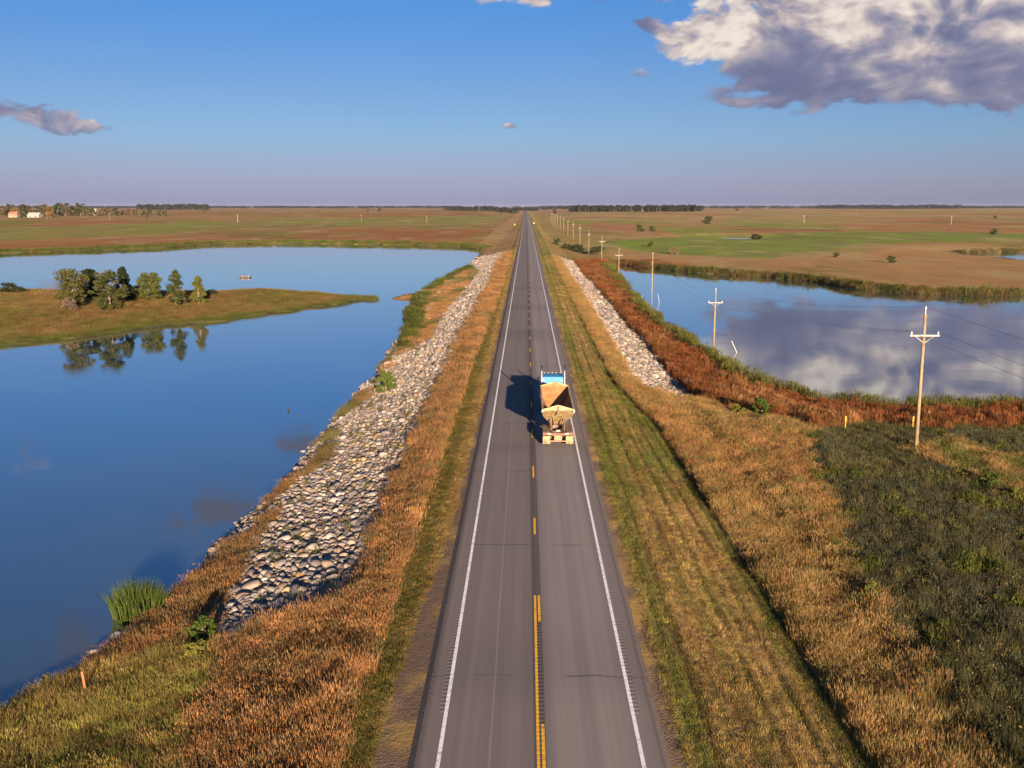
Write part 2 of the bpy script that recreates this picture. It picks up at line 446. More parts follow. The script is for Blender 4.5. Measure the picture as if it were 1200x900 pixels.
    m = Lf & (x > -32) & (y > 90) & (y < 175) & (dl > .4) & (dl < 2.6) & (fbm(x / 5, y / 7, 53) > .52); put(m, lerp('reed', 'dry', sstep(n2, .4, .6)), DRY)
    m = Lf & (y > 120) & (y < 420) & inpoly(px, py, STRIP2) & (dl > 0); put(m, lerp('dry', 'reed', sstep(n2, .5, .7)), DRY)
    m = m & (dl < 1.6 + 1.5 * n3); put(m, lerp('reed', 'green', n3 * .6), REED)
    mown_l = Lf & (x > -7.3 - .3 * np.sin(y / 60) - .5 * (n3 - .5)) & (x < -4.4)
    put(mown_l, lerp('mown_l', 'mown_r', sstep(x + .9 * (n3 - .5), -6.4, -5.6) * .75) * (.8 + .4 * n3)[..., None], MOWN)
    gl = Lf & (x > -4.9 - .9 * (1 - sstep(y, 35, 60)) - .5 * n3) & (x < -4.4); put(gl, lerp('gravel', 'mown_r', sstep(n3, .5, .75)), GRAVEL)
    d = np.minimum(np.minimum(dl, dr), dp)
    put(d < .25, C_['mud'] * np.ones(N + (3,)), NONE)
    cls[np.abs(x) < 4.62] = NONE
    return z, cls, col, (px, py, dep, dl, dr, dp)


# ================================================================== materials
MATS = {}


def mat(name, color=(.5, .5, .5), rough=.7, metal=0.0, spec=.3, noise=None, bump=None):
    if name in MATS: return MATS[name]
    m = bpy.data.materials.new(name); m.use_nodes = True
    k = NT(m.node_tree)
    b = m.node_tree.nodes['Principled BSDF']
    b.inputs['Roughness'].default_value = rough
    b.inputs['Metallic'].default_value = metal
    b.inputs['Specular IOR Level'].default_value = spec
    b.inputs['Base Color'].default_value = (*color, 1)
    co = k.n('ShaderNodeTexCoord').outputs['Object']
    if noise:                                               # (scale, second colour)
        sc, c2 = noise
        f = k.smooth(k.noise(co, sc, 5, .6), .38, .66)
        k.l.new(k.mix(f, (*color, 1), (*c2, 1)), b.inputs['Base Color'])
    if bump:
        bp = k.n('ShaderNodeBump'); bp.inputs['Strength'].default_value = bump[1]; bp.inputs['Distance'].default_value = .02
        k.l.new(k.noise(co, bump[0], 3), bp.inputs['Height']); k.l.new(bp.outputs[0], b.inputs['Normal'])
    MATS[name] = m
    return m


def ground_material():
    m = bpy.data.materials.new('ground_cover'); m.use_nodes = True
    k = NT(m.node_tree); b = m.node_tree.nodes['Principled BSDF']
    b.inputs['Roughness'].default_value = .95; b.inputs['Specular IOR Level'].default_value = .05
    a = k.n('ShaderNodeAttribute', attribute_name='cover').outputs['Color']
    pos = k.n('ShaderNodeNewGeometry').outputs['Position']
    n1 = k.noise(pos, 2.2, 6, .65)
    n2 = k.noise(k.vm('MULTIPLY', pos, (1, .35, 1)), .21, 6, .6)
    n3 = k.noise(k.vm('MULTIPLY', pos, (.05, .018, 0)), 1.0, 7, .62)
    f = k.m('ADD', k.m('MULTIPLY', n1, .9), k.m('ADD', k.m('MULTIPLY', n2, .5), k.m('MULTIPLY', n3, .75)))
    f = k.m('SUBTRACT', f, .05)
    c = k.scale(a, f)
    far = k.n('ShaderNodeAttribute', attribute_name='cover').outputs['Alpha']
    s1 = k.noise(k.vm('MULTIPLY', pos, (.022, .010, 0)), 1.0, 8, .68)
    s2 = k.noise(k.vm('MULTIPLY', pos, (.006, .0035, 0)), 1.0, 8, .7)
    c = k.mix(k.m('MULTIPLY', far, k.smooth(s1, .50, .68, 0, .75)), c, (.40, .30, .15, 1))
    c = k.mix(k.m('MULTIPLY', far, k.smooth(s2, .52, .66, 0, .7)), c, (.17, .085, .04, 1))
    c = k.mix(k.m('MULTIPLY', far, k.smooth(s1, .44, .30, 0, .6)), c, (.13, .12, .035, 1))
    sp = k.noise(pos, 14.0, 3, .6)
    c = k.mix(k.smooth(sp, .52, .72, 0, .35), c, (.42, .30, .15, 1))
    k.l.new(c, b.inputs['Base Color'])
    bp = k.n('ShaderNodeBump'); bp.inputs['Strength'].default_value = 1.0; bp.inputs['Distance'].default_value = .35
    h = k.m('ADD', k.noise(pos, 9.0, 5, .6), k.m('MULTIPLY', n1, .8))
    k.l.new(h, bp.inputs['Height']); k.l.new(bp.outputs[0], b.inputs['Normal'])
    return m


def veg_material(name, transl=.38):
    m = bpy.data.materials.new(name); m.use_nodes = True
    k = NT(m.node_tree); t = m.node_tree
    t.nodes.remove(t.nodes['Principled BSDF'])
    a = k.n('ShaderNodeAttribute', attribute_name='tint', attribute_type='INSTANCER').outputs['Color']
    rnd = k.n('ShaderNodeObjectInfo').outputs['Random']
    pos = k.n('ShaderNodeNewGeometry').outputs['Position']
    v = k.m('ADD', k.m('MULTIPLY', rnd, .55), k.m('MULTIPLY', k.noise(pos, 3.0, 3), .75))
    c = k.scale(a, k.m('ADD', v, .42))
    df = k.n('ShaderNodeBsdfDiffuse'); k.l.new(c, df.inputs[0])
    tr = k.n('ShaderNodeBsdfTranslucent'); k.l.new(c, tr.inputs[0])
    mx = k.n('ShaderNodeMixShader'); mx.inputs[0].default_value = transl
    k.l.new(df.outputs[0], mx.inputs[1]); k.l.new(tr.outputs[0], mx.inputs[2])
    k.l.new(mx.outputs[0], t.nodes['Material Output'].inputs[0])
    return m


def leaf_material(name, c1, c2, transl=.2, scale=.8):
    m = bpy.data.materials.new(name); m.use_nodes = True
    k = NT(m.node_tree); t = m.node_tree
    t.nodes.remove(t.nodes['Principled BSDF'])
    co = k.n('ShaderNodeTexCoord').outputs['Object']
    rnd = k.n('ShaderNodeObjectInfo').outputs['Random']
    f = k.smooth(k.m('ADD', k.noise(co, scale, 4, .6), k.m('MULTIPLY', k.m('SUBTRACT', rnd, .5), .25)), .35, .65)
    c = k.mix(f, (*c1, 1), (*c2, 1))
    df = k.n('ShaderNodeBsdfDiffuse'); k.l.new(c, df.inputs[0])
    tr = k.n('ShaderNodeBsdfTranslucent'); k.l.new(c, tr.inputs[0])
    mx = k.n('ShaderNodeMixShader'); mx.inputs[0].default_value = transl
    k.l.new(df.outputs[0], mx.inputs[1]); k.l.new(tr.outputs[0], mx.inputs[2])
    k.l.new(mx.outputs[0], t.nodes['Material Output'].inputs[0])
    return m


def stone_material():
    m = bpy.data.materials.new('field_stone'); m.use_nodes = True
    k = NT(m.node_tree); b = m.node_tree.nodes['Principled BSDF']
    b.inputs['Roughness'].default_value = .85; b.inputs['Specular IOR Level'].default_value = .2
    rnd = k.n('ShaderNodeObjectInfo').outputs['Random']
    c = k.ramp(rnd, [(0, (.085, .08, .08)), (.18, (.16, .14, .13)), (.36, (.27, .235, .20)), (.52, (.22, .16, .115)), (.66, (.33, .29, .245)), (.80, (.21, .135, .09)), (.90, (.38, .345, .30)), (.962, (.34, .215, .06)), (1, (.12, .115, .12))])
    co = k.n('ShaderNodeTexCoord').outputs['Object']
    n = k.noise(co, 2.5, 5, .65)
    c = k.scale(c, k.m('ADD', k.m('MULTIPLY', n, .9), .55))
    k.l.new(c, b.inputs['Base Color'])
    bp = k.n('ShaderNodeBump'); bp.inputs['Strength'].default_value = .5; bp.inputs['Distance'].default_value = .05
    k.l.new(k.noise(co, 6, 4), bp.inputs['Height']); k.l.new(bp.outputs[0], b.inputs['Normal'])
    return m


def water_material():
    m = bpy.data.materials.new('lake_water'); m.use_nodes = True
    t = m.node_tree; k = NT(t)
    t.nodes.remove(t.nodes['Principled BSDF'])
    pos = k.n('ShaderNodeNewGeometry').outputs['Position']
    murk = k.smooth(k.noise(k.vm('MULTIPLY', pos, (.05, .04, 0)), 1.0, 3, .5), .4, .7)
    body = k.mix(murk, (.036, .056, .056, 1), (.052, .066, .054, 1))
    df = k.n('ShaderNodeBsdfDiffuse'); k.l.new(body, df.inputs[0])
    gl = k.n('ShaderNodeBsdfGlossy'); gl.inputs['Roughness'].default_value = .02
    gl.inputs['Color'].default_value = (.95, .97, 1, 1)
    rip = k.noise(k.vm('MULTIPLY', pos, (1.0, 1.6, 1)), 1.4, 4, .6)
    swell = k.noise(k.vm('MULTIPLY', pos, (.25, .5, 1)), .8, 2, .5)
    patch = k.smooth(k.noise(k.vm('MULTIPLY', pos, (.03, .05, 0)), 1.0, 3, .5), .45, .62, .12, 1.0)
    h = k.m('ADD', k.m('MULTIPLY', k.m('MULTIPLY', rip, patch), .013), k.m('MULTIPLY', swell, .006))
    bp = k.n('ShaderNodeBump'); bp.inputs['Strength'].default_value = .5; bp.inputs['Distance'].default_value = 1.0
    k.l.new(h, bp.inputs['Height'])
    k.l.new(bp.outputs[0], gl.inputs['Normal'])
    fr = k.n('ShaderNodeFresnel'); fr.inputs[0].default_value = 1.33
    k.l.new(bp.outputs[0], fr.inputs['Normal'])
    fac = k.m('POWER', fr.outputs[0], 0.5, clamp=True)
    mx = k.n('ShaderNodeMixShader')
    k.l.new(fac, mx.inputs[0]); k.l.new(df.outputs[0], mx.inputs[1]); k.l.new(gl.outputs[0], mx.inputs[2])
    k.l.new(mx.outputs[0], t.nodes['Material Output'].inputs[0])
    return m


def road_material():
    m = bpy.data.materials.new('asphalt'); m.use_nodes = True
    k = NT(m.node_tree); b = m.node_tree.nodes['Principled BSDF']
    b.inputs['Roughness'].default_value = .9; b.inputs['Specular IOR Level'].default_value = .12
    pos = k.n('ShaderNodeNewGeometry').outputs['Position']
    x, y, z = k.sep(pos)
    fine = k.noise(pos, 30.0, 3, .7)
    mid = k.noise(k.vm('MULTIPLY', pos, (1, .12, 1)), .9, 5, .6)
    streak = k.noise(k.comb(k.m('MULTIPLY', x, 2.2), k.m('MULTIPLY', y, .012), 0.0), 1.0, 5, .7)
    base = k.mix(k.smooth(streak, .3, .7), (.170, .146, .133, 1), (.215, .186, .170, 1))
    base = k.mix(k.smooth(mid, .35, .7, 0, .5), base, (.175, .155, .146, 1))
    # polished wheel paths are a little paler, the joint and rumble band in the middle darker
    def band(c, w, soft): return k.smooth(k.m('ABSOLUTE', k.m('SUBTRACT', x, c)), w, w + soft, 1.0, 0.0)
    lane = k.m('ADD', k.m('MULTIPLY', band(1.1, .25, .4), .10), k.m('MULTIPLY', band(2.75, .25, .4), .10))
    lane = k.m('ADD', lane, k.m('ADD', k.m('MULTIPLY', band(-1.1, .2, .4), .06), k.m('MULTIPLY', band(-2.7, .2, .4), .06)))
    wob = k.m('ADD', x, k.m('MULTIPLY', k.m('SUBTRACT', k.noise(k.comb(0.0, k.m('MULTIPLY', y, .15), 0.0), 1.0, 3), .5), .12))
    thin = k.smooth(k.m('ABSOLUTE', k.m('ADD', wob, 1.83)), .02, .07, .30, 0.0)
    base = k.scale(base, k.m('ADD', k.m('ADD', 1.0, lane), thin))
    mid_dark = k.smooth(k.m('ABSOLUTE', x), .20, .26, .36, 0.0)
    mid_dark = k.m('ADD', mid_dark, k.smooth(k.m('ABSOLUTE', k.m('SUBTRACT', x, .0)), .25, .9, .08, 0.0))
    edge_dark = k.smooth(k.m('ABSOLUTE', x), 4.2, 4.45, 0.0, .34)
    lanes = k.smooth(x, -.3, .5, .86, 1.10)
    base = k.scale(base, k.m('MULTIPLY', lanes, k.smooth(x, 3.0, 3.9, 1.0, .93)))
    base = k.scale(base, k.m('SUBTRACT', k.m('SUBTRACT', 1.0, mid_dark), edge_dark))
    # patched length with fresher binder, left lane
    pn = k.noise(k.comb(0.0, k.m('MULTIPLY', y, .045), 4.0), 1.0, 2)
    base = k.scale(base, k.smooth(pn, .5, .62, 1.0, .86))
    # transverse sealed cracks roughly every twelve metres
    wy = k.m('ADD', y, k.m('MULTIPLY', k.m('SUBTRACT', k.noise(k.vm('MULTIPLY', pos, (.7, .2, 0)), 1.0, 3), .5), .5))
    fr = k.m('ABSOLUTE', k.m('SUBTRACT', k.m('FRACT', k.m('DIVIDE', k.m('ADD', wy, 2.4), 15.6)), .5))
    crack = k.smooth(fr, .0022, .0045, .55, 0.0)
    crack = k.m('MULTIPLY', crack, k.smooth(k.noise(k.vm('MULTIPLY', pos, (.25, .4, 0)), 1.0, 2), .4, .55))
    base = k.scale(base, k.m('SUBTRACT', 1.0, crack))
    base = k.scale(base, k.m('ADD', k.m('MULTIPLY', fine, .5), .75))
    stain = k.smooth(k.noise(k.vm('MULTIPLY', pos, (1.4, .7, 0)), 1.0, 4, .7), .66, .75, 0, .22)
    base = k.scale(base, k.m('SUBTRACT', 1.0, stain))
    # gravel dragged over the outer shoulder
    grit = k.m('MULTIPLY', k.smooth(k.m('ABSOLUTE', x), 3.85, 4.35), k.smooth(k.noise(pos, 5.0, 5, .7), .45, .62, 0, .5))
    base = k.mix(grit, base, (.19, .14, .105, 1))
    k.l.new(base, b.inputs['Base Color'])
    k.l.new(rumble_bump(k, x, y, fine), b.inputs['Normal'])
    return m


def rumble_bump(k, x, y, fine, strength=.5):
    """milled grooves, one every 0.3 m, under the edge lines and the centre line"""
    g = k.smooth(k.m('ABSOLUTE', k.m('SUBTRACT', k.m('FRACT', k.m('DIVIDE', y, .31)), .5)), .10, .26, 1.0, 0.0)
    ax = k.m('ABSOLUTE', x)
    edge = k.smooth(k.m('ABSOLUTE', k.m('SUBTRACT', ax, 3.79)), .13, .16, 1.0, 0.0)
    seg = k.smooth(k.m('FRACT', k.m('DIVIDE', k.m('ADD', y, 3.0), 18.3)), .78, .785, 1.0, 0.0)
    mid = k.smooth(ax, .15, .18, 1.0, 0.0)
    where = k.m('MAXIMUM', k.m('MULTIPLY', edge, seg), mid)
    h = k.m('SUBTRACT', k.m('MULTIPLY', fine, .12), k.m('MULTIPLY', g, where))
    bp = k.n('ShaderNodeBump'); bp.inputs['Strength'].default_value = strength; bp.inputs['Distance'].default_value = .02
    k.l.new(h, bp.inputs['Height'])
    return bp.outputs[0]


def paint_material(name, c):
    m = bpy.data.materials.new(name); m.use_nodes = True
    k = NT(m.node_tree); b = m.node_tree.nodes['Principled BSDF']
    b.inputs['Roughness'].default_value = .7; b.inputs['Specular IOR Level'].default_value = .2
    pos = k.n('ShaderNodeNewGeometry').outputs['Position']
    x, y, z = k.sep(pos)
    fine = k.noise(pos, 30.0, 3, .7)
    worn = k.smooth(k.noise(pos, 4.0, 6, .75), .46, .70, 0, .7)
    k.l.new(k.mix(worn, (*c, 1), (.13, .11, .10, 1)), b.inputs['Base Color'])
    k.l.new(rumble_bump(k, x, y, fine, .16), b.inputs['Normal'])
    return m


# ================================================================== object helpers
def tag(o, label=None, cat=None, group=None, kind=None):
    if label: o['label'] = label
    if cat: o['category'] = cat
    if group: o['group'] = group
    if kind: o['kind'] = kind
    return o


def mesh_np(name, V, Fq, m=None, smooth=False):
    me = bpy.data.meshes.new(name)
    V = np.asarray(V, dtype=np.float32)
    if isinstance(Fq, np.ndarray):
        n, s = Fq.shape
        me.vertices.add(len(V)); me.vertices.foreach_set('co', V.ravel())
        me.loops.add(n * s); me.loops.foreach_set('vertex_index', Fq.ravel().astype(np.int32))
        me.polygons.add(n); me.polygons.foreach_set('loop_start', np.arange(0, n * s, s, dtype=np.int32))
        me.update(calc_edges=True); me.validate()
    else:
        me.from_pydata([tuple(map(float, v)) for v in V], [], Fq)
    if m: me.materials.append(m)
    if smooth: me.polygons.foreach_set('use_smooth', np.ones(len(me.polygons), bool))
    me.update()
    return me


def link(name, me, parent=None, loc=None):
    o = bpy.data.objects.new(name, me)
    COL.objects.link(o)
    if parent: o.parent = parent
    if loc is not None: o.location = loc
    return o


def empty(name, loc=(0, 0, 0), rz=0):
    o = bpy.data.objects.new(name, None)
    COL.objects.link(o); o.location = loc; o.rotation_euler = (0, 0, rz)
    o.empty_display_size = .3
    return o


class MB:
    """collects shapes into one mesh"""
    def __init__(s): s.b = bmesh.new()
    def box(s, c, sz, rot=None, bev=0.0):
        mtx = Matrix.Translation(c) @ (rot.to_4x4() if rot else Matrix()) @ Matrix.Diagonal((*sz, 1))
        r = bmesh.ops.create_cube(s.b, size=1, matrix=mtx)
        if bev:
            vs = set(r['verts'])
            es = [e for e in s.b.edges if e.verts[0] in vs and e.verts[1] in vs]
            bmesh.ops.bevel(s.b, geom=es, offset=bev, segments=2, affect='EDGES', profile=.5)
        return s
    def cyl(s, a, b, r, r2=None, seg=12, cap=True):
        a, b = Vector(a), Vector(b); d = b - a
        q = d.to_track_quat('Z', 'Y').to_matrix().to_4x4()
        bmesh.ops.create_cone(s.b, cap_ends=cap, segments=seg, radius1=r, radius2=r if r2 is None else r2, depth=d.length, matrix=Matrix.Translation((a + b) / 2) @ q)
        return s
    def tube(s, pts, rad, seg=6):
        for i in range(len(pts) - 1):
            s.cyl(pts[i], pts[i + 1], rad[i], rad[i + 1], seg)
        return s
    def poly(s, V, Fs):
        vs = [s.b.verts.new(v) for v in V]
        for f in Fs: s.b.faces.new([vs[i] for i in f])
        return s
    def ico(s, c, r, sub=2, sc=(1, 1, 1)):
        bmesh.ops.create_icosphere(s.b, subdivisions=sub, radius=r, matrix=Matrix.Translation(c) @ Matrix.Diagonal((*sc, 1)))
        return s
    def mesh(s, name, m, smooth=False):
        me = bpy.data.meshes.new(name); 
        bmesh.ops.recalc_face_normals(s.b, faces=s.b.faces)
        s.b.to_mesh(me); s.b.free()
        if m: me.materials.append(m)
        if smooth: me.polygons.foreach_set('use_smooth', np.ones(len(me.polygons), bool))
        return me
    def build(s, name, m, parent=None, loc=None, smooth=False): return link(name, s.mesh(name, m, smooth), parent, loc)


# ================================================================== the ground sheet
def axis(fine0, fine1, step, grow, end):
    a = list(np.arange(fine0, fine1, step)); s = step
    while a[-1] < end:
        s *= grow; a.append(a[-1] + s)
    return np.array(a)


xp = np.concatenate([axis(0, 4.4, .55, 1, 4.3), axis(4.4, 13.6, .17, 1, 13.5)])
xp = np.concatenate([xp[:-1], axis(xp[-1], 46, .42, 1.055, 9000)])
XS = np.concatenate([-xp[:0:-1], xp])
YS = np.concatenate([np.linspace(-400, 20, 40)[:-1], axis(20, 118, .42, 1.014, 14500)])
GX, GY = np.meshgrid(XS, YS)
gz, gcls, gcol, gaux = cover(GX.ravel(), GY.ravel())
nx, ny = len(XS), len(YS)
idx = np.arange(nx * ny).reshape(ny, nx)
quads = np.stack([idx[:-1, :-1], idx[:-1, 1:], idx[1:, 1:], idx[1:, :-1]], -1).reshape(-1, 4)
gm = mesh_np('ground', np.stack([GX.ravel(), GY.ravel(), gz], 1), quads, ground_material(), smooth=True)
at = gm.color_attributes.new('cover', 'FLOAT_COLOR', 'POINT')
at.data.foreach_set('color', np.concatenate([gcol, (gcls == FAR).astype(float)[:, None]], 1).astype(np.float32).ravel())
tag(link('ground', gm), 'brown and green prairie, fields and verges on both sides of the road', 'ground', kind='structure')

# ------------------------------------------------------------------ water
WATER = water_material()


def sheet(name, x0, x1, y0, y1, z, m):
    return link(name, mesh_np(name, [(x0, y0, z), (x1, y0, z), (x1, y1, z), (x0, y1, z)], [(0, 1, 2, 3)], m))


tag(sheet('lake', -900, -14, -60, 650, WL, WATER), 'wide calm blue lake left of the road', 'lake', kind='structure')
tag(sheet('lake', 19, 300, 85, 400, WL, WATER), 'calm lake right of the road mirroring a cloud', 'lake', kind='structure')
tag(sheet('pond', 180, 420, 415, 520, WL, WATER), 'small pond at the right edge behind the reeds', 'pond', kind='structure')
tag(sheet('pond', 130, 190, 660, 790, WL, WATER), 'thin sliver of a far pond in the right plain', 'pond', kind='structure')
# ------------------------------------------------------------------ road
ROADM = road_material()
ry = axis(-400, 100, 20, 1.06, 14400)
prof = [(-4.75, -.13), (-4.50, -.01), (-2.0, .0), (0, .0), (2.0, .0), (4.44, -.01), (4.69, -.13)]
RV, RF = [], []
for j, yy in enumerate(ry):
    for (xx, zz) in prof: RV.append((xx, yy, zz))
np_ = len(prof)
for j in range(len(ry) - 1):
    for i in range(np_ - 1):
        a = j * np_ + i; RF.append((a, a + 1, a + 1 + np_, a + np_))
road = link('road', mesh_np('road', RV, RF, ROADM))
tag(road, 'straight two lane asphalt highway running to the horizon', 'road', kind='structure')
WHITE, YELLOW = paint_material('white_paint', (.78, .77, .74)), paint_material('yellow_paint', (.80, .42, .02))
for xx, lab in ((-3.66, 'left white edge line'), (3.66, 'right white edge line')):
    q = link('edge_line', mesh_np('edge_line', [(xx - .075, -400, .004), (xx + .075, -400, .004), (xx + .075, 14400, .004), (xx - .075, 14400, .004)], [(0, 1, 2, 3)], WHITE), road)
    q['label'] = lab
link('solid_line', mesh_np('solid_line', [(-.13, -400, .004), (-.02, -400, .004), (-.02, 44.95, .004), (-.13, 44.95, .004)], [(0, 1, 2, 3)], YELLOW), road)
dm = mesh_np('lane_dash', [(-.06, 0, .004), (.06, 0, .004), (.06, 3.05, .004), (-.06, 3.05, .004)], [(0, 1, 2, 3)], YELLOW)
for i in range(-3, 62):
    y0 = 41.9 + 12.1 * i
    link('lane_dash', dm, road, (.12 if i <= 0 else 0.0, y0, 0))

# ================================================================== scatter by geometry nodes
def protos(name, meshes):
    c = bpy.data.collections.new(name)
    for i, me in enumerate(meshes):
        o = bpy.data.objects.new('%s_%02d' % (name, i), me)
        c.objects.link(o)
    return c


def scatter(name, pts, rot, scl, vid, tint, coll, parent=None):
    me = bpy.data.meshes.new(name)
    n = len(pts)
    me.vertices.add(n); me.vertices.foreach_set('co', np.asarray(pts, np.float32).ravel())
    def attr(nm, typ, arr, key):
        a = me.attributes.new(nm, typ, 'POINT'); a.data.foreach_set(key, np.ascontiguousarray(arr).ravel())
    attr('rot', 'FLOAT_VECTOR', np.asarray(rot, np.float32), 'vector')
    attr('scl', 'FLOAT_VECTOR', np.asarray(scl, np.float32), 'vector')
    attr('vid', 'INT', np.asarray(vid, np.int32), 'value')
    attr('tint', 'FLOAT_COLOR', np.concatenate([tint, np.ones((n, 1))], 1).astype(np.float32), 'color')
    o = link(name, me, parent)
    g = bpy.data.node_groups.new(name, 'GeometryNodeTree')
    g.interface.new_socket('Geometry', in_out='INPUT', socket_type='NodeSocketGeometry')
    g.interface.new_socket('Geometry', in_out='OUTPUT', socket_type='NodeSocketGeometry')
    N = g.nodes.new; Lk = g.links.new
    gi, go, ip, ci = N('NodeGroupInput'), N('NodeGroupOutput'), N('GeometryNodeInstanceOnPoints'), N('GeometryNodeCollectionInfo')
    ci.inputs['Collection'].default_value = coll
    ci.inputs['Separate Children'].default_value = True
    ci.inputs['Reset Children'].default_value = True
    def named(nm, dt):
        q = N('GeometryNodeInputNamedAttribute'); q.data_type = dt; q.inputs['Name'].default_value = nm; return q.outputs['Attribute']
    Lk(gi.outputs[0], ip.inputs['Points']); Lk(ci.outputs[0], ip.inputs['Instance'])
    ip.inputs['Pick Instance'].default_value = True
    Lk(named('vid', 'INT'), ip.inputs['Instance Index'])
    e2r = N('FunctionNodeEulerToRotation'); Lk(named('rot', 'FLOAT_VECTOR'), e2r.inputs[0]); Lk(e2r.outputs[0], ip.inputs['Rotation'])
    Lk(named('scl', 'FLOAT_VECTOR'), ip.inputs['Scale'])
    Lk(ip.outputs[0], go.inputs[0])
    md = o.modifiers.new('scatter', 'NODES'); md.node_group = g
    return o


VEG = veg_material('grass_blades')


def tuft(nb, hgt, spread, lean, width, seed, head=False, droop=.35):
    r = np.random.default_rng(seed); V, Fc = [], []
    for _ in range(nb):
        a, rad = r.uniform(0, 6.283), spread * math.sqrt(r.random())
        bx, by = rad * math.cos(a), rad * math.sin(a)
        h = hgt * r.uniform(.6, 1.08); la = r.uniform(0, 6.283); le = h * lean * r.uniform(.2, 1)
        dx, dy = le * math.cos(la), le * math.sin(la)
        wa = r.uniform(0, 3.1416); w = width * r.uniform(.6, 1.3) / 2; wx, wy = w * math.cos(wa), w * math.sin(wa)
        i = len(V)
        V += [(bx - wx, by - wy, -.04), (bx + wx, by + wy, -.04),
              (bx + dx * droop - wx * .8, by + dy * droop - wy * .8, h * .58), (bx + dx * droop + wx * .8, by + dy * droop + wy * .8, h * .58), (bx + dx, by + dy, h)]
        Fc += [(i, i + 1, i + 3, i + 2), (i + 2, i + 3, i + 4)]
        if head:
            i = len(V); hw = width * .95
            V += [(bx + dx * .8 - hw, by + dy * .8, h * .86), (bx + dx * .8 + hw, by + dy * .8, h * .86), (bx + dx * 1.05, by + dy * 1.05, h * 1.12)]
            Fc += [(i, i + 1, i + 2)]
    return mesh_np('tuft', V, Fc, VEG)


def leafy(nl, hgt, spread, size, seed):
    r = np.random.default_rng(seed); V, Fc = [], []
    for _ in range(nl):
        a, rad = r.uniform(0, 6.283), spread * math.sqrt(r.random())
        z = hgt * r.uniform(.05, 1) * (1 - .5 * (rad / spread) ** 2)
        c = np.array([rad * math.cos(a), rad * math.sin(a), z])
        u = r.normal(size=3); u /= np.linalg.norm(u); v = np.cross(u, r.normal(size=3)); v /= np.linalg.norm(v)
        s = size * r.uniform(.6, 1.3); i = len(V)
        V += [c - u * s, c + v * s * .45, c + u * s, c - v * s * .45]; Fc.append((i, i + 1, i + 2, i + 3))
    return mesh_np('leafy', V, Fc, VEG)


TALL = protos('tall_tuft', [tuft(34, .85, .5, .38, .013, 100 + i, head=True) for i in range(4)])
SHORT = protos('short_tuft', [tuft(20, .12, .24, 1.0, .014, 120 + i) for i in range(3)])
REEDS = protos('reed_tuft', [tuft(24, 1.0, .6, .22, .028, 140 + i, head=(i % 2 == 0)) for i in range(4)])
RUSHES = protos('rush_tuft', [tuft(26, .7, .4, .5, .018, 160 + i) for i in range(2)] + [leafy(60, .6, .42, .05, 170 + i) for i in range(2)])
LEAFY = protos('weed_tuft', [leafy(44, .5, .42, .075, 180 + i) for i in range(2)] + [tuft(18, .6, .3, .5, .03, 190 + i) for i in range(2)])

MEADOW = protos('meadow_tuft', [tuft(30, .75, .45, .5, .014, 200 + i, head=(i == 0)) for i in range(4)] + [leafy(40, .45, .42, .05, 210)])
cand = []
for (x0, x1, y0, y1, den) in ((-42, -4.4, 22, 112, 17), (4.4, 15, 22, 112, 22), (15, 88, 22, 116, 11), (-32, -4.4, 112, 260, 5), (4.4, 46, 112, 260, 5),
                              (-36, -4.6, 260, 460, 2.0), (4.6, 46, 260, 400, 2.0), (-330, -36, 100, 285, 2.0), (30, 180, 235, 380, .7)):
    n = int((x1 - x0) * (y1 - y0) * den)
    cand.append(np.stack([rng.uniform(x0, x1, n), rng.uniform(y0, y1, n)], 1))
cand = np.concatenate(cand)
vz, vcls, vcol, (vpx, vpy, vdep, vdl, vdr, vdp) = cover(cand[:, 0], cand[:, 1])
inview = (vpx > -260) & (vpx < 1460) & (vpy < 1120)
keep0 = inview & (np.minimum(np.minimum(vdl, vdr), vdp) > .1)
ru = rng.random(len(cand))


def plants(name, label, cat, mask, coll, nv, hs, ws, jitter=.12, prob=1.0, dim=.62, mixc=None, mixp=.25):
    m = mask & keep0 & (ru < prob)
    p = np.stack([cand[m, 0], cand[m, 1], vz[m]], 1); n = len(p)
    if n == 0: return
    r = np.stack([rng.normal(0, .06, n), rng.normal(0, .06, n), rng.uniform(0, 6.283, n)], 1)
    grow = np.clip(vdep[m] / 110, 1, 2.2)
    h = rng.uniform(hs[0], hs[1], n) * (.5 + .95 * fbm(p[:, 0] / 3.5, p[:, 1] / 3.5, 61)); w = rng.uniform(ws[0], ws[1], n) * grow
    if 'reeds' not in name: h = h * (.45 + .55 * sstep(np.minimum(vdl[m], vdr[m]), .2, 2.5))
    t = dim * vcol[m] * (1 + rng.normal(0, jitter, (n, 1))) * (1 + rng.normal(0, .05, (n, 3)))
    if mixc is not None:
        pick = rng.random(n) < mixp * (.4 + 1.2 * fbm(p[:, 0] / 5, p[:, 1] / 5, 66))
        t[pick] = np.array(mixc) * rng.uniform(.6, 1.3, (int(pick.sum()), 1))
    o = scatter(name, p, r, np.stack([w, w, h], 1), rng.integers(0, nv, n), np.clip(t, .005, 1), coll)
    tag(o, label, cat, kind='stuff')
    print(name, n)


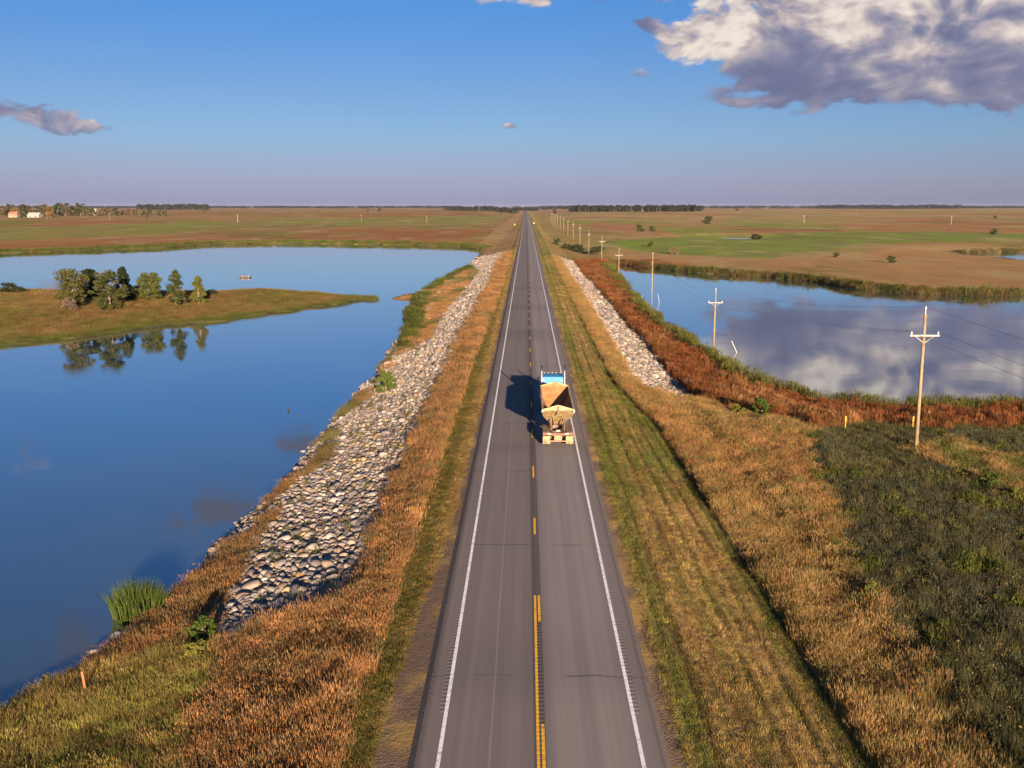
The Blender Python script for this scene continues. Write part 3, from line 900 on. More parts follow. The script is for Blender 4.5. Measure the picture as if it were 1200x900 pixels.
right = cand[:, 0] > 0
rk = (vcls == ROCK) & (ru < .026 + .06 * (fbm(cand[:, 0] / 4, cand[:, 1] / 4, 88) > .58))
vcol[rk] = np.array([.15, .16, .035])
plants('rock_weeds', 'small green weeds growing between the bank stones', 'weeds', rk, LEAFY, 4, (.7, 1.2), (.45, .8), mixc=(.2, .14, .04), mixp=.3)
plants('mown_grass', 'short mown grass on the verge left of the road', 'grass', (vcls == MOWN) & ~right, SHORT, 3, (.6, 1.5), (.8, 1.2), jitter=.25, dim=.7, mixc=(.24, .14, .05), mixp=.22)
plants('mown_grass', 'short striped mown grass on the verge right of the road', 'grass', (vcls == MOWN) & right, SHORT, 3, (.4, 1.4), (.7, 1.2), jitter=.2, dim=.82, mixc=(.12, .075, .045), mixp=.16)
plants('dry_grass', 'tall orange dry grass along the left embankment', 'grass', (vcls == DRY) & ~right, TALL, 4, (.6, .95), (.8, 1.25), prob=.62, dim=.92, mixc=(.16, .12, .055), mixp=.34)
plants('dry_grass', 'tall tan dry grass between mown verge and dark field', 'grass', (vcls == DRY) & right, TALL, 4, (.6, .95), (.7, 1.1), dim=.88, mixc=(.15, .14, .045), mixp=.26)
plants('red_reeds', 'rust red marsh plants between rocks and right lake', 'marsh plants', vcls == RED, REEDS, 4, (.9, 1.5), (.7, 1.2), dim=.75, mixc=(.19, .11, .045), mixp=.22)
plants('rushes', 'dark green rushes filling the field at lower right', 'rushes', vcls == RUSH, RUSHES, 4, (.8, 1.3), (.8, 1.2), dim=.75, mixc=(.14, .118, .046), mixp=.38)
plants('weeds', 'yellow green weeds at the lower left shore', 'weeds', (vcls == GREEN) & ~right & (cand[:, 1] < 90), MEADOW, 5, (.6, 1.05), (.8, 1.2), dim=1.0, mixc=(.26, .165, .06), mixp=.35)
plants('weeds', 'bright green weeds among the dark rushes', 'weeds', (vcls == GREEN) & right, LEAFY, 4, (1.1, 1.9), (.8, 1.3))
plants('shore_reeds', 'green reed fringe along the near shore of right lake', 'reeds', (vcls == REED) & right, REEDS, 4, (1.5, 2.1), (.8, 1.3))
plants('shore_reeds', 'green reed clump on the left shore by the spit', 'reeds', (vcls == REED) & ~right, REEDS, 4, (.9, 1.6), (.8, 1.3))
plants('meadow_grass', 'brown and green grass covering the wooded peninsula', 'grass', vcls == PEN, TALL, 4, (.4, .9), (1.0, 1.6), dim=.75, mixc=(.11, .105, .03), mixp=.25)


def along(name, label, poly, i0, i1, depth, n, hs, cols, sign=1.0):
    """reeds standing along the far shores"""
    pl = np.array(poly[i0:i1]); sg = np.diff(pl, axis=0); ln = np.hypot(sg[:, 0], sg[:, 1]); cum = np.concatenate([[0], np.cumsum(ln)])
    s = rng.uniform(0, cum[-1], n); k_ = np.clip(np.searchsorted(cum, s) - 1, 0, len(sg) - 1)
    q = pl[k_] + sg[k_] * ((s - cum[k_]) / ln[k_])[:, None]
    nrm = np.stack([-sg[k_][:, 1], sg[k_][:, 0]], 1) / ln[k_][:, None] * sign
    dd = rng.uniform(-.08, 1, n) * depth * (.5 + fbm(s / 14, s * 0, 71))
    q = q + nrm * dd[:, None]
    z, dl, dr, dp = ground(q[:, 0], q[:, 1])
    d = np.minimum(np.minimum(dl, dr), dp); ok = d > -.6
    q, z, dd, s = q[ok], np.maximum(z[ok], WL - .1), dd[ok], s[ok]; n = len(q)
    c = np.array(cols[0]) + (np.array(cols[1]) - np.array(cols[0])) * sstep(fbm(s / 6, dd / 3, 72), .35, .65)[:, None]
    c = .7 * c * (1 + rng.normal(0, .2, (n, 1)))
    h = rng.uniform(hs[0], hs[1], n); w = rng.uniform(1.4, 2.4, n)
    o = scatter(name, np.stack([q[:, 0], q[:, 1], z], 1), np.stack([rng.normal(0, .05, n), rng.normal(0, .05, n), rng.uniform(0, 6.3, n)], 1), np.stack([w, w, h], 1), rng.integers(0, 4, n), np.clip(c, .01, 1), REEDS)
    tag(o, label, 'reeds', kind='stuff')


nR = 13
along('cattails', 'tall cattail belt on the far shore of right lake', LAKE_R, nR - 2, nR + 9, 3.0, 3600, (.9, 1.5), ((.075, .09, .026), (.22, .155, .065)), 1.0)
iL = 4 + 30
along('cattails', 'low green reed belt on the far shore of left lake', LAKE_L, iL, len(LAKE_L) - 2, 7.0, 5200, (.7, 1.3), ((.10, .14, .03), (.17, .15, .045)), -1.0)
along('cattails', 'pale cattails around the small pond at right', POND_A + POND_A[:1], 0, 3, 8.0, 700, (1.4, 2.2), ((.12, .12, .04), (.30, .22, .10)), 1.0)

# ================================================================== rip-rap
STONE = stone_material()
stone_meshes = []
for i in range(7):
    b = bmesh.new(); bmesh.ops.create_icosphere(b, subdivisions=2, radius=.5)
    r = np.random.default_rng(300 + i); cs = r.normal(size=(9, 3)); cs /= np.linalg.norm(cs, axis=1)[:, None]; off = r.uniform(.26, .43, 9)
    for v in b.verts:
        c = np.array(v.co)
        for q, o_ in zip(cs, off):                           # flattened faces like a split field stone
            e = c @ q - o_
            if e > 0: c = c - q * e * .92
        v.co = c
    me = bpy.data.meshes.new('stone'); b.to_mesh(me); b.free()
    me.materials.append(STONE); me.polygons.foreach_set('use_smooth', np.ones(len(me.polygons), bool))
    stone_meshes.append(me)
STONES = protos('stone_shape', stone_meshes)


def rock_bank(name, label, x0, x1, y0, y1, n_single, sp0):
    ys = [y0]
    pts = []
    y = y0
    while y < y1:
        sp = sp0 * np.clip(y / 130, 1, 1.5)
        xs = np.arange(x0, x1, sp)
        pts.append(np.stack([xs + rng.uniform(-.32, .32, len(xs)) * sp, y + rng.uniform(-.32, .32, len(xs)) * sp, np.full(len(xs), sp)], 1))
        y += sp * .82
    p = np.concatenate(pts)
    z, cls, col, aux = cover(p[:, 0], p[:, 1])
    n3 = fbm(p[:, 0] / 2.2, p[:, 1] / 2.2, 33)
    m = (cls == ROCK) | ((cls == DRY) & (aux[3] > .1) & (p[:, 0] < -18) & (rng.random(len(p)) < .35))
    p, z, dep = p[m], z[m], aux[2][m]
    vis = (aux[0][m] > -40) & (aux[0][m] < 1260) & (aux[1][m] < 960)
    p, z, dep = p[vis], z[vis], dep[vis]
    n = len(p)
    s = p[:, 2] * (.8 + 1.0 * rng.random(n) ** 1.8) * np.where(rng.random(n) < .05, 1.5, 1.0)
    sc = np.stack([s * rng.uniform(.95, 1.35, n), s * rng.uniform(.75, 1.05, n), s * rng.uniform(.55, .8, n)], 1)
    rot = np.stack([rng.normal(0, .3, n), rng.normal(0, .3, n), rng.uniform(-3.14, 3.14, n)], 1)
    pos = np.stack([p[:, 0], p[:, 1], z + sc[:, 2] * .17], 1)
    # bedding gravel below the stones
    gx, gy = np.meshgrid(np.arange(x0 - .5, x1 + .5, .6), np.arange(y0 - 3, y1, 1.2))
    bz, bc, _, _ = cover(gx.ravel(), gy.ravel())
    ok = (bc == ROCK).reshape(gx.shape)
    ii = np.arange(gx.size).reshape(gx.shape)
    cell = ok[:-1, :-1] & ok[1:, :-1] & ok[:-1, 1:] & ok[1:, 1:]
    q = np.stack([ii[:-1, :-1][cell], ii[:-1, 1:][cell], ii[1:, 1:][cell], ii[1:, :-1][cell]], 1)
    bank = link(name, mesh_np(name, np.stack([gx.ravel(), gy.ravel(), bz + .03], 1), q, mat('bedding_gravel', (.20, .165, .14), .95, noise=(3, (.28, .235, .20)), bump=(9, .8))))
    tag(bank, label, 'rock bank', kind='structure')
    size = s / dep
    order = np.argsort(-size); single = order[:n_single]; rest = order[n_single:]
    for i in single:
        o = link('stone', stone_meshes[int(rng.integers(0, 7))], bank, pos[i])
        o.rotation_euler = rot[i]; o.scale = sc[i]
    o = scatter('stones', pos[rest], rot[rest], sc[rest], rng.integers(0, 7, len(rest)), np.ones((len(rest), 3)), STONES, bank)
    o['kind'] = 'stuff'
    print(name, n)
    return bank


rock_bank('rock_bank', 'bank of pale rounded stones sloping to the left lake', -24.5, -10.5, 42, 440, 300, .40)
rock_bank('rock_bank', 'bank of pale stones between right verge and marsh', 12.0, 21.5, 98, 402, 0, .44)


# dark stones lying along the near waterline
def shore_stones():
    pl = np.array(LAKE_L[4:24]); sg = np.diff(pl, axis=0); ln = np.hypot(sg[:, 0], sg[:, 1]); cum = np.concatenate([[0], np.cumsum(ln)])
    n = 420
    t_ = rng.uniform(0, cum[-1], n); k_ = np.clip(np.searchsorted(cum, t_) - 1, 0, len(sg) - 1)
    q = pl[k_] + sg[k_] * ((t_ - cum[k_]) / ln[k_])[:, None] + rng.normal(0, .45, (n, 2))
    z, dl, dr, dp = ground(q[:, 0], q[:, 1])
    ok = (dl > -.7) & (dl < 1.0); q, z = q[ok], z[ok]; n = len(q)
    sz = rng.uniform(.22, .6, n); sc = np.stack([sz * 1.2, sz, sz * .7], 1)
    pos = np.stack([q[:, 0], q[:, 1], np.maximum(z, WL - .12) + sz * .12], 1)
    o = scatter('shore_stones', pos, np.stack([rng.normal(0, .3, n), rng.normal(0, .3, n), rng.uniform(-3, 3, n)], 1), sc, rng.integers(0, 7, n), np.ones((n, 3)), STONES)
    tag(o, 'stones strewn along the near waterline of the left lake', 'stones', kind='stuff')


shore_stones()


def boulder(loc, s, label, rz, k_):
    o = link('boulder', stone_meshes[k_], None, loc)
    o.scale = s; o.rotation_euler = (.1, -.1, rz)
    tag(o, label, 'boulder', 'boulders at the left waterline')


for (px, py, w, lab, k_) in ((232, 666, 1.0, 'largest pale boulder at the waterline below the rocky bank', 0), (246, 656, .85, 'pale boulder just behind the largest shore boulder', 3), (258, 651, .9, 'grey boulder nearest the rocks of three shore boulders', 5),
                             (265, 630, .8, 'small pale boulder on the left waterline above the three shore boulders', 2), (52, 784, .5, 'lone small stone in the shallows near the orange stake', 4)):
    q = P(px, py, WL + .5)
    boulder((q[0], q[1], WL + .10), (w, w * .8, w * .75), lab, random.uniform(-.5, .5), k_)

# ================================================================== placing things
def gz1(x, y): return float(ground(np.array([float(x)]), np.array([float(y)]))[0][0])


def hit(px, py):
    z = -2.0
    for _ in range(25):
        q = P(px, py, z); z = .5 * z + .5 * max(gz1(q[0], q[1]), WL)
    return Vector((q[0], q[1], z))


def at(px, Y):
    d = ray(px, 246); x = CAMP[0] + d[0] * Y / d[1]
    return Vector((x, Y, gz1(x, Y)))


# ------------------------------------------------------------------ the truck
BLUE = mat('blue_paint', (.035, .185, .36), .4, spec=.4, noise=(3, (.05, .21, .38)))
CREAM = mat('cream_paint', (.45, .34, .165), .6, noise=(1.8, (.28, .19, .085)), bump=(5, .15))
RUST = mat('sanded_steel', (.34, .18, .07), .8, noise=(1.6, (.24, .115, .045)), bump=(4, .3))
DARK = mat('black_rubber', (.02, .02, .022), .8, noise=(4, (.035, .032, .03)))
FRAME = mat('dusty_frame', (.11, .07, .045), .8, noise=(4, (.22, .15, .10)))
CHROME = mat('chrome', (.75, .74, .72), .22, metal=1.0)
FLAP = mat('dusty_flap', (.34, .25, .13), .85, noise=(2.5, (.17, .115, .06)))
GLASS = mat('dark_glass', (.02, .025, .03), .08, spec=.6)
WHT = mat('white_plastic', (.40, .37, .32), .55, noise=(4, (.30, .26, .2)))
REDT = mat('red_tape', (.22, .05, .035), .6, noise=(5, (.20, .09, .05)))
AMB = mat('amber_lens', (.75, .30, .03), .4)


def build_truck():
    T = empty('dump_truck', (2.1, 75.0, .006))
    tag(T, 'blue truck hauling an open tan bottom dump trailer along the right lane', 'truck')
    # --- trailer hopper
    def shell(o, up):
        top, mid, bot = (1.3 - o, .40 + o, 10.9 - o, 3.0 + up), (1.25 - o, 1.45 + o, 10.0 - o, 2.3), (.45 - o, 3.7 + o, 8.1 - o, 1.0 + o)
        V = []
        for (hx, ya, yb, z) in (top, mid, bot): V += [(-hx, ya, z), (hx, ya, z), (hx, yb, z), (-hx, yb, z)]
        V += [(0, .40 + o, 3.38 + up), (0, 10.9 - o, 3.38 + up)]
        Fs = [(8, 9, 10, 11), (0, 1, 12), (3, 2, 13)]
        for a in (0, 4):
            for i in range(4): Fs.append((a + i, a + (i + 1) % 4, a + 4 + (i + 1) % 4, a + 4 + i))
        return V, Fs
    hop = MB().poly(*shell(0, 0)).build('hopper', CREAM, T)
    MB().poly(*shell(.06, -.01)).build('lining', RUST, hop)
    r = MB()
    for s in (-1, 1):
        r.box((s * 1.28, 5.65, 3.01), (.13, 10.5, .13), bev=.02)
        for y in (.40, 10.9):
            a, b_ = Vector((s * 1.33, y, 3.03)), Vector((0, y, 3.41))
            r.box((a + b_) / 2, ((b_ - a).length, .12, .10), rot=(b_ - a).to_track_quat('X', 'Z').to_matrix())
    r.build('top_rail', CREAM, hop)
    rb = MB()
    def rear(x, z): return Vector((x, .40 + max(0, 3.0 - z) * 1.5 - .03, z))
    for (xa, za, xb, zb) in ((-.75, 3.1, -.42, 2.32), (.75, 3.1, .42, 2.32), (0, 3.3, 0, 2.32), (-.42, 2.32, -.2, 1.1), (.42, 2.32, .2, 1.1)):
        a, b_ = rear(xa, za), rear(xb, zb)
        if za > 3.0: a.y = .36
        rb.box((a + b_) / 2, (.09, .09, (b_ - a).length), rot=(b_ - a).to_track_quat('Z', 'Y').to_matrix())
    rb.build('rear_rib', CREAM, hop)
    for s in (-1, 1):
        for i in range(5): MB().box((s * 1.31, 1.9 + 1.9 * i, 2.66), (.07, .10, .62)).build('side_rib', CREAM, hop)
    MB().box((0, .30, 2.95), (.12, .05, .8)).build('tarp_post', FRAME, hop)
    for s in (-1, 1): MB().box((s * 1.30, .30, 2.93), (.16, .08, .17), bev=.03).build('corner_lamp', WHT, T)
    MB().box((0, 5.9, .80), (.9, 4.2, .36), bev=.05).build('gate', FRAME, T)
    # --- trailer frame
    f = MB()
    for s in (-1, 1):
        f.box((s * .48, 2.1, 1.02), (.14, 4.0, .26)); 
        f.box((s * .55, 1.9, 1.55), (.10, .10, .9));
        f.cyl((s * .55, 1.0, 1.1), (s * .62, 2.3, 2.05), .05)
    f.box((0, 3.2, 1.0), (1.0, .14, .2)); f.box((0, 1.1, 1.0), (1.0, .14, .2))
    for y in (1.15, 2.45): f.cyl((-1.1, y, .53), (1.1, y, .53), .09)
    f.build('trailer_frame', FRAME, T)
    g_ = MB()
    for s in (-1, 1):
        g_.box((s * .48, 12.2, 1.32), (.16, 3.6, .24)); g_.box((s * .55, 10.4, 1.75), (.12, .14, 1.2)); g_.cyl((s * .5, 13.2, 1.4), (s * .8, 10.6, 2.4), .06)
    g_.box((0, 13.6, 1.34), (1.1, 1.3, .12))
    g_.build('gooseneck', FRAME, T)
    bm_ = MB().box((0, .12, 1.06), (2.52, .14, .22), bev=.015).build('rear_beam', FRAME, T)
    for s in (-1, 1):
        for k_, m in ((.42, REDT), (.74, WHT), (1.06, REDT)):
            MB().box((s * k_, .043, 1.10), (.30, .012, .11)).build('reflector_tape', m, bm_)
        MB().box((s * .52, .045, .985), (.10, .02, .06), bev=.01).build('tail_lamp', REDT, bm_)
        MB().box((s * .95, .08, .56), (.62, .03, .66), bev=.01).build('mud_flap', FLAP, T)
        MB().box((s * .95, 1.75, 1.14), (.64, 2.7, .05), bev=.02).build('fender', FRAME, T)
    MB().box((0, .16, .74), (.62, .10, .46), bev=.02).build('hitch_plate', mat('dusty_plate', (.36, .22, .12), .8, noise=(3, (.26, .16, .09))), T)
    MB().box((0, .09, .47), (1.32, .06, .07)).build('lower_bar', mat('faded_red', (.38, .17, .12), .7), T)
    MB().box((0, .5, 1.26), (.34, .24, .14), bev=.02).build('valve_box', WHT, T)
    # --- wheels
    def wheel(x, y, w):
        t = MB()
        n, R_ = 24, .52
        pr = [(-w / 2, .30), (-w / 2, .47), (-w / 2 + .05, R_), (w / 2 - .05, R_), (w / 2, .47), (w / 2, .30)]
        V = [(px_, r_ * math.cos(6.2832 * i / n), r_ * math.sin(6.2832 * i / n)) for i in range(n) for (px_, r_) in pr]
        Fs = [(i * 6 + j, ((i + 1) % n) * 6 + j, ((i + 1) % n) * 6 + j + 1, i * 6 + j + 1) for i in range(n) for j in range(5)]
        t.poly(V, Fs)
        o = t.build('wheel', DARK, T, (x, y, .52), smooth=False)
        MB().cyl((-w * .32, 0, 0), (w * .32, 0, 0), .31, seg=20).cyl((-w * .42, 0, 0), (w * .42, 0, 0), .12, seg=10).build('rim', CHROME, o)
    for y in (1.15, 2.45, 13.1, 14.4):
        for s in (-1, 1): wheel(s * .78, y, .27); wheel(s * 1.10, y, .27)
    for s in (-1, 1): wheel(s * 1.03, 19.55, .30)
    # --- tractor
    ch = MB()
    for s in (-1, 1): ch.box((s * .42, 16.6, .92), (.10, 8.2, .26))
    for y in (13.1, 14.4, 19.55): ch.cyl((-1.1, y, .52), (1.1, y, .52), .09)
    ch.box((0, 13.7, 1.12), (.9, 1.0, .10)).box((0, 12.55, .95), (.95, .12, .2))
    ch.build('tractor_frame', FRAME, T)
    c = MB().box((0, 16.95, 2.0), (2.34, 2.5, 2.06), bev=.14)
    c.poly([(-1.05, 18.18, 1.85), (1.05, 18.18, 1.85), (1.05, 18.75, 1.85), (-1.05, 18.75, 1.85), (-1.02, 18.17, 2.92), (1.02, 18.17, 2.92), (1.02, 18.30, 2.92), (-1.02, 18.30, 2.92)],
           [(0, 1, 5, 4), (1, 2, 6, 5), (2, 3, 7, 6), (3, 0, 4, 7), (4, 5, 6, 7), (0, 3, 2, 1)])
    cab = c.build('cab', BLUE, T)
    MB().poly([(-.95, 18.76, 1.92), (.95, 18.76, 1.92), (.92, 18.345, 2.84), (-.92, 18.345, 2.84)], [(0, 1, 2, 3)]).build('windscreen', GLASS, cab)
    for s in (-1, 1):
        MB().box((s * 1.175, 17.75, 2.35), (.02, .75, .62), bev=.005).build('side_window', GLASS, cab)
        d = MB().box((s * 1.18, 17.6, 1.75), (.02, 1.1, 1.75), bev=.005); d.build('door', BLUE, cab)
        MB().box((s * .86, 15.66, 2.66), (.30, .08, .11), bev=.02).build('work_lamp', WHT, cab)
        st = MB().cyl((s * 1.12, 15.45, 1.0), (s * 1.12, 15.45, 3.75), .07, seg=14)
        e_ = st.build('exhaust_stack', mat('bright_steel', (.34, .33, .31), .5, metal=.3), T, smooth=True)
        MB().cyl((s * 1.12, 15.45, 3.7), (s * 1.12, 15.45, 4.02), .085, .085, 12).cyl((s * 1.12, 15.45, 4.0), (s * 1.12, 15.34, 4.22), .085, .095, 12).build('stack_tip', DARK, e_)
        mr = MB().box((s * 1.42, 18.3, 2.25), (.10, .16, .62), bev=.03).build('mirror', DARK, T)
        for za in (2.5, 1.95): MB().cyl((s * 1.15, 18.25, za), (s * 1.42, 18.3, za), .02).build('mirror_arm', CHROME, mr)
        MB().cyl((s * 1.0, 15.6, .78), (s * 1.0, 17.3, .78), .32, seg=20).build('fuel_tank', CHROME, T)
        MB().box((s * .98, 19.55, 1.14), (.46, 1.35, .14), bev=.06).build('front_fender', BLUE, T)
        MB().box((s * .95, 20.62, 1.12), (.24, .16, .2), bev=.04).build('headlight', WHT, T)
        MB().box((s * .95, 12.4, .62), (.6, .03, .6), bev=.01).build('mud_flap', DARK, T)
    MB().box((0, 15.69, 2.15), (1.0, .02, .30), bev=.005).build('rear_window', GLASS, cab)
    for i in range(5): MB().box((-.8 + .4 * i, 18.02, 3.05), (.12, .1, .06), bev=.015).build('roof_marker', AMB, cab)
    hood = MB().box((0, 19.65, 1.45), (1.66, 2.05, 1.05), bev=.12).build('hood', BLUE, T)
    MB().box((0, 20.69, 1.42), (1.1, .03, .8)).build('grille', CHROME, hood)
    MB().box((0, 20.85, .70), (2.4, .22, .36), bev=.05).build('bumper', CHROME, T)
    return T


build_truck()

# ------------------------------------------------------------------ power line
WOOD = mat('weathered_pole', (.27, .20, .11), .9, noise=(1.6, (.20, .145, .085)), bump=(8, .3))
ARM = mat('pale_timber', (.42, .37, .31), .85, noise=(3, (.33, .28, .23)))
INSUL = mat('pale_insulator', (.66, .66, .66), .3)
GUARD = mat('guy_guard_plastic', (.42, .40, .35), .5)
WIRE = mat('steel_wire', (.16, .15, .15), .5)
LINEX = 31.0


def utility_pole(x, y, z, top, label, arm=2.44, detail=True, guys=None, lean=(0, 0)):
    T = empty('utility_pole', (x, y, z))
    tag(T, label, 'utility pole', 'utility poles in a row right of the road')
    H = top - z
    lx, ly = lean
    MB().cyl((0, 0, -.5), (lx, ly, H), .17, .11, 14).build('shaft', WOOD, T, smooth=True)
    if arm:
        za = H - 1.75
        fx, fy = lx * za / H, ly * za / H
        a = MB().box((fx, fy - .16, za), (arm, .10, .13), bev=.012).build('crossarm', ARM, T)
        if detail:
            for s in (-1, 1):
                MB().cyl((fx + s * .78, fy - .17, za - .04), (fx + s * .06, fy - .14, za - .62), .03, seg=6).build('brace', ARM, T)
        for s in (-1, 1):
            MB().cyl((fx + s * (arm / 2 - .12), fy - .16, za + .05), (fx + s * (arm / 2 - .12), fy - .16, za + .22), .03).cyl((fx + s * (arm / 2 - .12), fy - .16, za + .2), (fx + s * (arm / 2 - .12), fy - .16, za + .34), .07, .045, 10).build('insulator', INSUL, T)
    MB().cyl((lx, ly, H - .25), (lx, ly, H + .55), .028, seg=8).cyl((lx, ly, H + .5), (lx, ly, H + .68), .065, .045, 10).build('top_pin', INSUL, T)
    for (gx, gy, part) in (guys or []):
        a_, b_ = Vector((0, 0, H - 2.0)), Vector((gx, gy, -.6))
        MB().cyl(a_, b_, .008, seg=5).build('guy_wire', WIRE, T)
        p0, p1 = b_ + (a_ - b_) * .06, b_ + (a_ - b_) * part
        MB().cyl(p0, p1, .055, seg=8).build('guy_guard', GUARD, T)
    return T


tops = []
# (row number, depth, pixel row of the top, label, arm, guys)
POLES = [(0, -6.0, None, None, None, None)]
zp = {}
pole_rows = [
    (74.9, 368.5, 'nearest weathered pole with white crossarm, standing in the dark rushes', 2.44, None),
    (156.5, 342, 'second nearest pole with white crossarm at the reed edge of right lake', 2.44, [(-3.4, 2.5, .24), (4.2, -1.5, .34)]),
    (236, 299, 'third pole, tall and without crossarm, at the right lake shore', 0, [(-2.6, 3.5, .26), (2.6, 3.0, .30)]),
    (322, 293, 'fourth pole with white crossarm in the far corner of right lake', 2.44, None),
    (396, 278, 'fifth pole with crossarm, just past the right lake', 2.44, None),
    (478, 271, 'sixth pole standing in front of a dark reed patch', 1.2, None),
    (560, 264, 'seventh pole in the row beyond the dark reed patch', 1.2, None),
    (640, 260, 'eighth pole in the row, small in the plain', 1.2, None),
    (722, 257, 'ninth pole in the row, small in the plain', 1.2, None),
    (804, 254.5, 'tenth pole in the row, tiny near the road', 1.2, None),
    (886, 253, 'eleventh pole in the row, tiny near the road', 1.2, None),
    (968, 252, 'twelfth pole in the row, a thin line in the distance', 1.2, None),
    (1050, 251, 'thirteenth pole in the row, a thin line in the distance', 1.2, None),
    (1132, 250, 'fourteenth pole in the row, a thin line in the distance', 1.2, None),
    (1214, 249.5, 'farthest pole visible in the row before the grove', 1.2, None)]
line = [(LINEX + .5, -8.0, 11.2)]
for (Y, rowtop, lab, arm, guys) in pole_rows:
    d = ray(600, rowtop)
    top = HCAM + d[2] * Y / d[1]
    x = LINEX; 
    if Y < 80: q = P(1073, 529, -1.05); x, Y = q[0], q[1]; d = ray(1084.5, 368.5); top = HCAM + d[2] * Y / d[1]
    z = max(gz1(x, Y), WL - .6)
    lean = (.0, 0)
    if Y < 80: lean = (P(1084.5, 368.5, top)[0] - x, 0)
    utility_pole(x, Y, z, top, lab, arm, Y < 450, guys, lean)
    line.append((x + lean[0], Y, top))


def wire(name, label, offx, dz, n):
    cu = bpy.data.curves.new(name, 'CURVE'); cu.dimensions = '3D'; cu.bevel_depth = .011; cu.bevel_resolution = 1
    pts = []
    for (a, b_) in zip(line[:n], line[1:n + 1]):
        for i in range(14):
            t = i / 14
            pts.append((a[0] + (b_[0] - a[0]) * t + offx, a[1] + (b_[1] - a[1]) * t - .16 * (offx != 0), a[2] + (b_[2] - a[2]) * t + dz - 1.0 * 4 * t * (1 - t)))
    sp = cu.splines.new('POLY'); sp.points.add(len(pts) - 1)
    for p_, c_ in zip(sp.points, pts): p_.co = (*c_, 1)
    tmp = bpy.data.objects.new(name + '_tmp', cu)
    me = bpy.data.meshes.new_from_object(tmp); bpy.data.objects.remove(tmp); bpy.data.curves.remove(cu)
    me.materials.clear(); me.materials.append(WIRE)
    tag(link(name, me), label, 'wire', 'wires strung along the power line')


wire('power_line_wire', 'topmost wire strung along the pole tops', 0, .66, 12)
wire('power_line_wire', 'lower wire on the road side of the crossarms', -1.1, -1.43, 12)
wire('power_line_wire', 'lower wire on the lake side of the crossarms', 1.1, -1.43, 12)

# far poles standing in the plains
for (px, Y, lab) in ((54, 1350, 'thin pole in front of the farmstead sheds'), (128, 1350, 'thin pole at the end of the farmstead trees'), (278, 1250, 'thin pale pole in the left field'), (423, 1250, 'thin pole in the left field near the twin bushes'),
                     (500, 1150, 'thin pole in the left field nearest the road'), (943, 1200, 'thin pole in the right plain left of the pale post'), (1116, 1150, 'thin pale pole in the far right plain')):
    q = at(px, Y)
    T = empty('utility_pole', q); tag(T, lab, 'utility pole', 'distant poles in the plains')
    MB().cyl((0, 0, -.5), (0, 0, 10), .20, .15, 8).build('shaft', ARM if 'pale' in lab else WOOD, T)
    MB().box((0, -.2, 9.2), (2.4, .12, .14)).build('crossarm', ARM, T)

# ------------------------------------------------------------------ markers and signs
YEL = mat('yellow_marker', (.42, .25, .012), .5)
ORG = mat('orange_stake', (.40, .13, .05), .6, noise=(6, (.32, .10, .04)))
for (px, lab) in ((990, 'short yellow marker post left of the nearest pole'), (1069, 'short yellow marker post just beside the nearest pole')):
    q = hit(px, 507)
    T = empty('marker_post', q); tag(T, lab, 'marker post', 'yellow marker posts at the marsh edge')
    MB().cyl((0, 0, -.2), (0, 0, 1.25), .05, seg=10).build('post', YEL, T)
    MB().box((0, -.02, 1.35), (.14, .05, .5), bev=.015).build('panel', YEL, T)
q = hit(102, 817)
T = empty('survey_stake', q); T.rotation_euler = (0, math.radians(-6), 0); tag(T, 'leaning orange wooden stake in the grass at lower left', 'stake')
MB().box((0, 0, .60), (.10, .05, 1.5), bev=.006).build('lath', ORG, T)
MB().poly([(-.05, -.025, -.15), (.05, -.025, -.15), (.05, .025, -.15), (-.05, .025, -.15), (0, 0, -.4)], [(0, 1, 4), (1, 2, 4), (2, 3, 4), (3, 0, 4), (3, 2, 1, 0)]).build('point', ORG, T)
for (x, Y, m, lab, w, h) in ((7.5, 1010, WHT, 'small white sign on the right verge far down the road', 1.5, 1.2), (-13, 1010, YEL, 'small yellow sign on the left verge far down the road', 1.4, 1.4)):
    T = empty('road_sign', (x, Y, gz1(x, Y))); tag(T, lab, 'road sign', 'distant road signs')
    MB().box((0, .05, 1.2), (.08, .08, 2.6)).build('post', FRAME, T)
    MB().box((0, 0, 2.5), (w, .03, h), bev=.01).build('panel', m, T)

# ------------------------------------------------------------------ on the water
q = P(287, 325.5, WL)
T = empty('floating_raft', (q[0], q[1], WL)); tag(T, 'small dark and pale raft floating far out on the left lake', 'raft')
MB().box((0, 0, .12), (4.0, 2.0, .36), bev=.05).build('deck', mat('raft_dark', (.06, .055, .05), .8), T)
for i, xx in enumerate((-1.5, -.6, .5, 1.4)): MB().box((xx, -.2, .55), (.6, .8, .5), bev=.06).build('drum', mat('raft_pale', (.20, .19, .18), .7) if i % 2 else FRAME, T)
q = P(338, 481.5, WL)
T = empty('duck', (q[0], q[1], WL + .02)); T.rotation_euler = (0, 0, 2.0); tag(T, 'small dark duck swimming alone on the left lake', 'duck')
FE = mat('dark_feathers', (.05, .04, .03), .8, noise=(8, (.08, .06, .045)))
b = MB().ico((0, 0, .06), .2, 2, (1.5, .75, .6)).ico((.26, 0, .26), .085, 2, (1.1, .9, .9)).cyl((.2, 0, .1), (.26, 0, .24), .065, .06, 10).cyl((-.24, 0, .1), (-.4, 0, .17), .08, .02, 8)
b.build('body', FE, T, smooth=True)
MB().box((.38, 0, .245), (.12, .06, .025), bev=.008).build('bill', mat('bill', (.25, .2, .08), .6), T)

# ------------------------------------------------------------------ trees
BARK = mat('bark', (.14, .10, .07), .95, noise=(3, (.21, .16, .12)))


